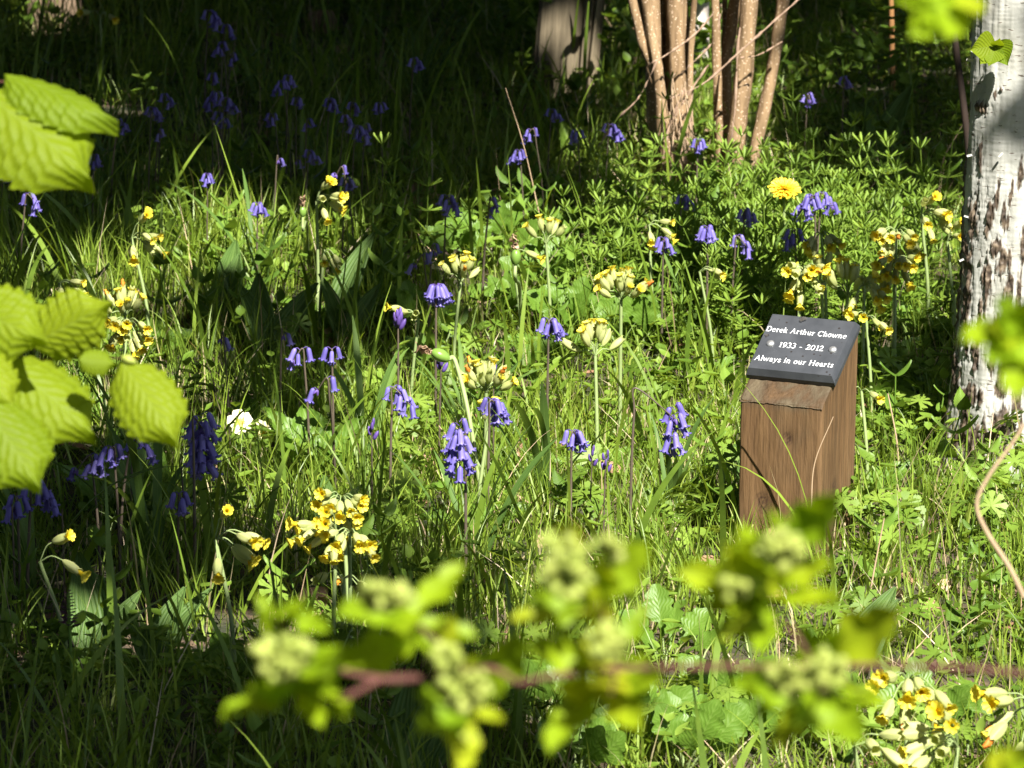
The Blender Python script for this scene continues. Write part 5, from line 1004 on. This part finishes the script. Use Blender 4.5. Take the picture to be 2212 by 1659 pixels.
# hazel, upper spray (about 3.9 m from the camera)
D = 3.9
h1 = branch('hazel_branch', 'upper hazel spray with two big pleated leaves hanging in at the left', 'hazel branch', W(-30, 190, D))
twig(h1, [(-240, 140, D+.1), (-120, 170, D), (-20, 178, D), (8, 176, D-.005)], 9, 5, G['red_twig'])
leaf(h1, (10, 160, D), (256, 232, D-.03), .62, T_hazel, 'hz', G['hazel'], -.55, tint=.35)
leaf(h1, (-50, 190, D), (194, 362, D-.05), .84, T_hazel, 'hz', G['hazel'], -.12, tint=.6)
leaf(h1, (-60, 168, D), (-210, 330, D), 1.0, T_hazel, 'hz', G['hazel'], .1, tint=.5)
# hazel, lower spray
D = 3.85
h2 = branch('hazel_branch', 'lower hazel spray with a fan of six pleated leaves at the left edge', 'hazel branch', W(60, 800, D))
twig(h2, [(-260, 700, D+.1), (-120, 745, D+.02), (0, 782, D+.07), (140, 774, D+.07), (262, 774, D+.02)], 8, 3, G['red_twig'])
twig(h2, [(-60, 765, D+.01), (-20, 850, D), (0, 880, D-.02)], 5, 3, G['red_twig'])
leaf(h2, (-110, 650, D+.02), (78, 722, D-.02), .9, T_hazel, 'hz', G['hazel'], .2, tint=.6)
leaf(h2, (66, 748, D+.06), (222, 662, D+.03), .9, T_hazel, 'hz', G['hazel'], .35, tint=.5)
leaf(h2, (0, 775, D+.05), (206, 922, D+.02), .85, T_hazel, 'hz', G['hazel'], -.15, tint=.5)
leaf(h2, (262, 780, D-.01), (374, 940, D-.05), .8, T_hazel, 'hz', G['hazel'], .1, tint=.4)
leaf(h2, (170, 776, D), (252, 784, D), .9, T_hazel, 'hz', G['hazel'], .1, tint=.5)
leaf(h2, (-40, 868, D-.04), (84, 1042, D-.07), .95, T_hazel, 'hz', G['hazel'], 0, tint=.7)
leaf(h2, (-90, 750, D-.02), (30, 870, D-.04), .9, T_hazel, 'hz', G['hazel'], 0, tint=.6)
mb = MB(); mb.xf(lathe([(.0002, -.004), (.0022, -.002), (.0026, .001), (.0014, .004), (.0002, .005)], 10), aim(W(276, 776, D-.012)-h2.location, (1, -.2, -.4), 1.3)); mb.build('bud', G['budg'], h2)

# hawthorn branch close to the lens (about 2 m)
D = 2.05
hw = branch('hawthorn_branch', 'blurred reddish hawthorn twig with green flower buds across the bottom', 'hawthorn branch', W(1500, 1440, D))
twig(hw, [(2700, 1520, D+.05), (2230, 1458, D+.02), (2000, 1440, D), (1700, 1440, D), (1500, 1441, D), (1330, 1446, D), (1180, 1462, D-.01), (1120, 1475, D-.01), (1060, 1444, D-.01), (940, 1462, D), (830, 1470, D), (735, 1448, D)], 15, 12, G['red_twig'])
twig(hw, [(742, 1508, D-.02), (780, 1490, D-.01), (830, 1466, D), (900, 1462, D)], 16, 12, G['red_twig'])
twig(hw, [(835, 1468, D), (740, 1452, D+.01), (660, 1440, D+.01), (620, 1370, D+.02), (600, 1330, D+.02)], 16, 8, G['red_twig'])
twig(hw, [(1000, 1445, D), (955, 1395, D+.01), (890, 1340, D+.02), (860, 1300, D+.02)], 13, 7, G['red_twig'])
twig(hw, [(960, 1450, D), (975, 1490, D-.01), (990, 1520, D-.01)], 10, 6, G['red_twig'])
twig(hw, [(1330, 1446, D), (1320, 1380, D), (1290, 1300, D+.02), (1260, 1240, D+.03)], 11, 6, G['red_twig'])
twig(hw, [(1330, 1446, D), (1320, 1500, D-.02)], 9, 6, G['red_twig'])
twig(hw, [(1760, 1440, D), (1725, 1380, D), (1680, 1310, D+.02), (1670, 1250, D+.02)], 12, 6, G['red_twig'])
twig(hw, [(1800, 1440, D), (1790, 1480, D-.02), (1770, 1500, D-.03)], 10, 6, G['red_twig'])
def buds(t, u, v, ru, rv, n, d, seed=0):
    r = random.Random(int(u+v)+seed); c = W(u, v, d)-t.location; hub = c+Vector((0, .01, -.006)); mb = MB(); pr_ = []
    for i in range(n):
        a = i*2.4; q = math.sqrt((i+.5)/n); p = W(u+ru*q*math.cos(a)+r.uniform(-6, 6), v+rv*q*math.sin(a)+r.uniform(-6, 6), d+r.uniform(-.012, .008))-t.location; pr_.append(p); mb.add(*tube([hub, (hub+p)*.5+Vector((0, .003, 0)), p], .0006, 4))
    mb.build('flower_stalks', G['budg'], t)
    for p in pr_:
        shared4('flower_bud', 'hbud', lathe([(.0004, -.0036), (.0018, -.003), (.0027, -.001), (.0029, .001), (.002, .0028), (.0003, .0034)], 12), G['budg'], aim(p, (p-hub).normalized()+Vector((0, 0, .2)), r.uniform(.65, .95)), t)
for (u, v, ru, rv, n_) in ((612, 1418, 78, 62, 34), (832, 1290, 74, 42, 26), (965, 1415, 40, 36, 12), (1000, 1490, 74, 60, 26), (1225, 1245, 70, 66, 26), (1225, 1180, 100, 22, 10), (1320, 1190, 34, 34, 10), (1310, 1390, 52, 60, 20), (1690, 1190, 62, 52, 26), (1585, 1270, 42, 26, 10), (1700, 1465, 58, 50, 20), (1790, 1450, 56, 54, 24)):
    buds(hw, u, v, ru*.78, rv*.74, int(n_*.85), D-.022)
r = random.Random(8)
HL = [((650, 1500), (500, 1534), .9), ((640, 1470), (560, 1490), 1.1), ((660, 1490), (720, 1440), 1.1), ((690, 1480), (742, 1520), 1.2), ((640, 1480), (690, 1560), 1), ((590, 1340), (560, 1290), 1), ((600, 1335), (650, 1305), 1), ((620, 1330), (700, 1360), 1), ((690, 1530), (755, 1545), 1.0),
      ((885, 1345), (985, 1228), 1.1), ((895, 1350), (1018, 1370), 1.2), ((880, 1330), (750, 1322), .9), ((915, 1385), (740, 1440), 1.2), ((900, 1350), (940, 1420), 1.2), ((880, 1380), (860, 1400), 1),
      ((1040, 1500), (1114, 1398), 1.1), ((1000, 1530), (915, 1505), 1.1), ((1000, 1530), (1000, 1655), 1.0), ((1010, 1540), (920, 1570), 1.2), ((1020, 1530), (1080, 1560), 1),
      ((1240, 1330), (1115, 1335), 1.1), ((1270, 1300), (1200, 1370), 1.1), ((1290, 1300), (1385, 1190), 1.2), ((1320, 1250), (1370, 1300), 1.1), ((1270, 1290), (1150, 1300), .9), ((1300, 1310), (1300, 1230), 1.1),
      ((1300, 1440), (1160, 1402), 1), ((1330, 1420), (1390, 1320), 1), ((1300, 1480), (1195, 1600), .9), ((1320, 1480), (1370, 1560), 1.2), ((1330, 1450), (1410, 1470), 1.1), ((1300, 1500), (1220, 1490), 1), ((1310, 1420), (1250, 1380), 1),
      ((1670, 1290), (1490, 1240), .9), ((1700, 1180), (1790, 1095), 1), ((1680, 1270), (1590, 1200), 1.2), ((1690, 1270), (1780, 1220), 1.2), ((1660, 1310), (1560, 1370), 1.1), ((1690, 1300), (1790, 1290), 1.1), ((1660, 1320), (1640, 1400), 1.1), ((1650, 1300), (1540, 1310), 1.1), ((1700, 1170), (1680, 1120), 1),
      ((1790, 1430), (1915, 1340), 1.1), ((1760, 1490), (1610, 1480), .9), ((1760, 1500), (1680, 1600), 1.1), ((1780, 1500), (1850, 1590), 1.2), ((1800, 1480), (1900, 1520), 1.2), ((1760, 1450), (1740, 1370), 1), ((1770, 1500), (1770, 1580), 1.1), ((1700, 1500), (1640, 1545), 1.1), ((1790, 1500), (1730, 1560), 1.1)]
for (b_, t_, wd) in HL:
    mx_, my_ = t_[0]-b_[0], t_[1]-b_[1]; t_ = (t_[0]+mx_*.12, t_[1]+my_*.12-6)
    leaf(hw, (*b_, D+.022), (*t_, D+r.uniform(-.015, .03)), wd*.74, T_haw, 'hw', G['haw'], r.uniform(-.7, .7), tint=r.choice([.3, .5, .8]))
for (u, v, ru) in ((612, 1430, 80), (832, 1300, 74), (975, 1440, 60), (1010, 1500, 70), (1235, 1250, 76), (1310, 1400, 60), (1680, 1210, 70), (1600, 1290, 50), (1700, 1480, 60), (1800, 1465, 60)):
    for k in range(2):
        a = k*3.0+r.random()*2; q0, q1 = ru*.35, ru*r.uniform(1.0, 1.35); leaf(hw, (u+q0*math.cos(a), v+q0*math.sin(a), D+.03), (u+q1*math.cos(a), v+q1*math.sin(a)-12, D+r.uniform(-.03, .03)), .8, T_haw, 'hw', G['haw'], r.uniform(-.8, .8), tint=r.choice([.5, .8]))
# other twigs reaching in
hb = branch('hawthorn_branch', 'blurred bright green sprig hanging before the birch at the right edge', 'hawthorn sprig', W(2260, 700, D))
twig(hb, [(2500, 640, D+.05), (2300, 690, D), (2190, 730, D)], 10, 7, G['red_twig'])
for (b_, t_, wd) in (((2205, 720), (2085, 724), .9), ((2200, 715), (2160, 650), 1.1), ((2200, 725), (2225, 650), 1.1), ((2195, 735), (2140, 775), 1), ((2205, 740), (2195, 850), 1.05), ((2210, 730), (2260, 790), 1.1), ((2190, 730), (2150, 700), 1.2)): leaf(hb, (*b_, D), (*t_, D-.02), wd, T_haw, 'hw', G['haw'], r.uniform(-.5, .5), tint=.5)
hc = branch('hawthorn_branch', 'blurred yellow green sprig dipping in at the top right beside the birch', 'hawthorn sprig', W(2060, -60, D))
twig(hc, [(2200, -200, D+.05), (2110, -60, D), (2060, -12, D)], 10, 7, G['red_twig'])
for (b_, t_, wd) in (((2060, -10), (1945, -6), .8), ((2060, 0), (1975, 72), .9), ((2062, 0), (2050, 74), 1.1), ((2070, -8), (2115, 24), 1), ((2050, -20), (1960, -30), .9), ((2040, 10), (2000, 40), 1.1)): leaf(hc, (*b_, D), (*t_, D-.02), wd, T_haw, 'hw', G['haw'], r.uniform(-.5, .5), tint=.5)
hd_ = branch('hawthorn_branch', 'blurred green leaves poking up in the bottom right corner', 'hawthorn sprig', W(2260, 1720, D))
twig(hd_, [(2420, 1830, D+.05), (2280, 1720, D), (2220, 1690, D)], 10, 7, G['red_twig'])
for (b_, t_, wd) in (((2220, 1700), (2140, 1640), 1.1), ((2225, 1700), (2190, 1618), 1.1), ((2230, 1690), (2240, 1600), 1.1), ((2215, 1710), (2130, 1700), 1)): leaf(hd_, (*b_, D), (*t_, D-.02), wd, T_haw, 'hw', G['haw'], r.uniform(-.5, .5), tint=.5)

# ================================================================== THE TREE OVERHEAD THAT DAPPLES THE MEADOW (unseen, crown shaped from the shade map)
FG = np.array([tuple(p) for p in FGPTS]); s_ = np.array(S)
n = 60000; x = rng.uniform(-3.2, 2.6, n); y = rng.uniform(3.4, 15, n); u, v = proj(x, y, .04)
mk = shade(u, v)/9; mk = np.where(v < 0, .92, mk); mk = np.where((u < -60), np.maximum(mk, .85), mk)
mk = np.where(v > 1800, np.where(u < 900, .5, 0), mk)
cl = fbm(x*3.4, y*2.0, 77, 3); lit = (cl-.5)*2.2
kk_ = np.clip((mk+lit*.55-.30)*1.55, 0, 1)*np.clip(mk*3.5, 0, 1)
area = 5.8*11.6; want = 5.6                        # leaf layers where fully shaded
la = .0026; kk_ = np.where((u < 1150) & (v < 420), np.clip(kk_*1.0+.35, 0, 1.6), kk_); prob = kk_*want*area/la/n*1.0
cnt = rng.poisson(prob); x = np.repeat(x, cnt)+rng.normal(0, .05, cnt.sum()); y = np.repeat(y, cnt)+rng.normal(0, .06, cnt.sum()); N_ = len(x)
h = rng.uniform(2.5, 3.7, N_); P = np.stack([x, y, np.full(N_, .04)], 1)+s_*(h/s_[2])[:, None]
keep = np.ones(N_, bool)
for f in FG:                                        # gaps cut in the crown so the near sprays get sun
    d = P-f; al = d@s_; dist = np.linalg.norm(d-al[:, None]*s_, axis=1); keep &= ~((al > 0) & (dist < .085))
LIT = [(305, 518, .17, .07), (270, 640, .16, .08), (272, 715, .16, .08), (497, 1172, .15, .1), (470, 1165, .15, .07), (530, 1180, .15, .07), (728, 1120, .17, .09), (705, 1160, .16, .08), (762, 1165, .15, .08), (703, 440, .17, .06), (1195, 263, .2, .05), (1146, 300, .18, .05), (1118, 352, .17, .05), (1245, 308, .19, .06), (1230, 290, .2, .07), (898, 152, .19, .05), (820, 246, .18, .035),
 (664, 280, .17, .035), (641, 234, .17, .03), (946, 676, .17, .08), (995, 568, .16, .07), (1050, 800, .16, .09), (1001, 978, .15, .09), (1068, 925, .16, .07), (1005, 1010, .13, .07), (1735, 600, .17, .08), (1832, 588, .17, .09), (1938, 520, .17, .08), (1935, 590, .15, .07), (2012, 470, .17, .07), (1868, 632, .15, .07), (1694, 412, .18, .07), (1755, 465, .17, .07), (865, 885, .15, .07), (296, 982, .17, .06), (1342, 602, .19, .09),
 (1180, 485, .17, .06), (600, 355, .15, .03), (654, 458, .17, .04), (1860, 860, .12, .05), (2068, 525, .15, .06), (1614, 490, .17, .06), (1528, 535, .17, .07), (118, 1220, .13, .04), (520, 912, .06, .08), (1540, 330, .05, .05), (1080, 500, .08, .06), (1020, 520, .07, .06),
 (80, 700, .03, .08), (400, 620, .03, .1), (520, 560, .03, .1), (650, 640, .04, .09), (330, 440, .1, .05), (430, 400, .1, .06), (560, 420, .1, .06), (700, 520, .05, .08), (350, 760, .03, .07), (450, 820, .03, .07), (560, 1080, .03, .08), (330, 1040, .03, .06), (170, 1400, .03, .05), (190, 1490, .03, .05), (420, 500, .03, .08), (60, 600, .05, .07), (260, 200, .05, .06), (170, 590, .05, .05), (480, 190, .04, .05), (1500, 250, .03, .05)]
pts_ = [(tuple(at_z(a_, b_, c_)), r_) for a_, b_, c_, r_ in LIT]  # crown opened along the sun line to light these points
for uu in range(1390, 1710, 26):
    for vv in range(0, 330, 30): pts_.append((tuple(Vector((0, 0, CAMZ))+ray(uu, vv)*((sb0.y-.05)/ray(uu, vv).y)), .05 if (uu//26+vv//30) % 4 else 0))
gp_ = at_z(1240, 215); pts_ += [(tuple(Vector((0, 0, CAMZ))+ray(a_, b_)*(gp_.y/ray(a_, b_).y)), r_) for a_, b_, r_ in ((1275, 150, .05), (1285, 185, .05), (1280, 10, .03), (1225, 195, .035), (1215, 25, .025), (1190, 120, .025), (1180, 0, .025))]
cn = at_z(1930, 214); pts_ += [(tuple(Vector((0, 0, CAMZ))+ray(1927, v_)*(cn.y/ray(1927, v_).y)), .035) for v_ in (0, 20, 40, 60, 90, 110, 150, 180)]
lt_ = at_z(108, 88); pts_ += [(tuple(Vector((0, 0, CAMZ))+ray(a_, b_)*(lt_.y/ray(a_, b_).y)), .085) for a_, b_ in ((95, 10), (120, 50), (75, 40))]
pts_ += [(tuple(on_trunk(a_, b_)), r_) for a_, b_, r_ in ((2130, 20, .06), (2135, 70, .07), (2140, 120, .06), (2125, 180, .05), (2190, 470, .05), (2180, 520, .05), (2130, 420, .04), (2110, 560, .05), (2120, 610, .06), (2150, 650, .06), (2100, 700, .06), (2110, 760, .06), (2090, 820, .06), (2100, 880, .06), (2070, 930, .06), (2130, 940, .06), (2180, 600, .04))]
for f, r_ in pts_:
    d = P-np.array(f); al = d@s_; dist = np.linalg.norm(d-al[:, None]*s_, axis=1); keep &= ~((al > 0) & (dist < (r_+.012 if r_ > 0 else 0)))
P = P[keep]; N_ = len(P); print('canopy leaves', N_)
ct = thing('shade_tree', (-4.2, 1.5, 0), 'unseen broad leaved tree with its crown shaped to dapple the meadow', 'tree')
mb = MB(); mb.add(*tube(smooth_path([(0, 0, -.1), (.05, 0, 1.5), (.3, .1, 3.2), (.5, .3, 5.5)], 30), np.linspace(.2, .1, 31)[:31] if False else .15, 16)); mb.build('trunk', G['dark_bark'], ct)
for (a, b_, c_) in ((4.2, -.5, 3.3), (4.6, 1.8, 3.6), (4.0, 4.2, 3.8), (2.6, 6.5, 3.7), (5.8, 5.5, 3.6), (5.6, 8.5, 3.9), (2.0, 9.0, 3.9)):
    mb = MB(); mb.add(*tube(smooth_path([(.25, .1, 2.9), (a*.4, b_*.4, 3.5), (a, b_, c_)], 24), np.linspace(.07, .012, 25)[:len(smooth_path([(.25, .1, 2.9), (a*.4, b_*.4, 3.5), (a, b_, c_)], 24))], 8)); mb.build('limb', G['dark_bark'], ct)
g = MB(); cz = strip(5, 3, lambda t: np.sin(np.pi*t**.7)*.5+.01, lambda s, t: .15*np.abs(s)-.15*t*t)
Rm = rotz_tilt(N_, rng.normal(.2, .45, N_), rng.uniform(.07, .095, N_)); scatter(cz, Rm, P-np.array(ct.location), tn(N_, .1, .8), g); o = g.build('crown', G['canopy'], ct)
# unseen wood added around the clearing to block sky light
g = MB(); q = []
for (x0, x1, y0, y1, z1, c) in ((-7, 7, 14.5, 19, 7, 5200), (-7.5, -4.2, 3, 15, 6, 3600), (4.4, 7.5, 7, 15, 4.5, 2600), (-7, 9, -7, -3.2, 5.6, 6500)):
    q.append(np.stack([rng.uniform(x0, x1, c), rng.uniform(y0, y1, c), rng.uniform(.1, z1, c)], 1))
c = 26000; a_ = np.stack([rng.uniform(-8, 7, c), rng.uniform(1, 16, c), rng.uniform(4.5, 9.5, c)], 1); fx_, fy_ = a_[:, 0]-.36*a_[:, 2], a_[:, 1]+.84*a_[:, 2]
a_ = a_[(fy_ > 13.6) | (fx_ < -2.6)]; q.append(a_); q = np.concatenate(q); n_ = len(q); cz2 = strip(5, 3, lambda t: np.sin(np.pi*t**.7)*.45+.01, lambda s, t: .15*np.abs(s)-.15*t*t)
scatter(cz2, rotz_tilt(n_, rng.normal(.4, .6, n_), rng.uniform(.22, .4, n_)), q, tn(n_, .1, .8), g); tag(g.build('sky_screen_wood', G['canopy']), 'unseen leafy wood added round the clearing to block sky light', 'wood', kind='stuff')
print('things', len([o for o in bpy.data.objects]))
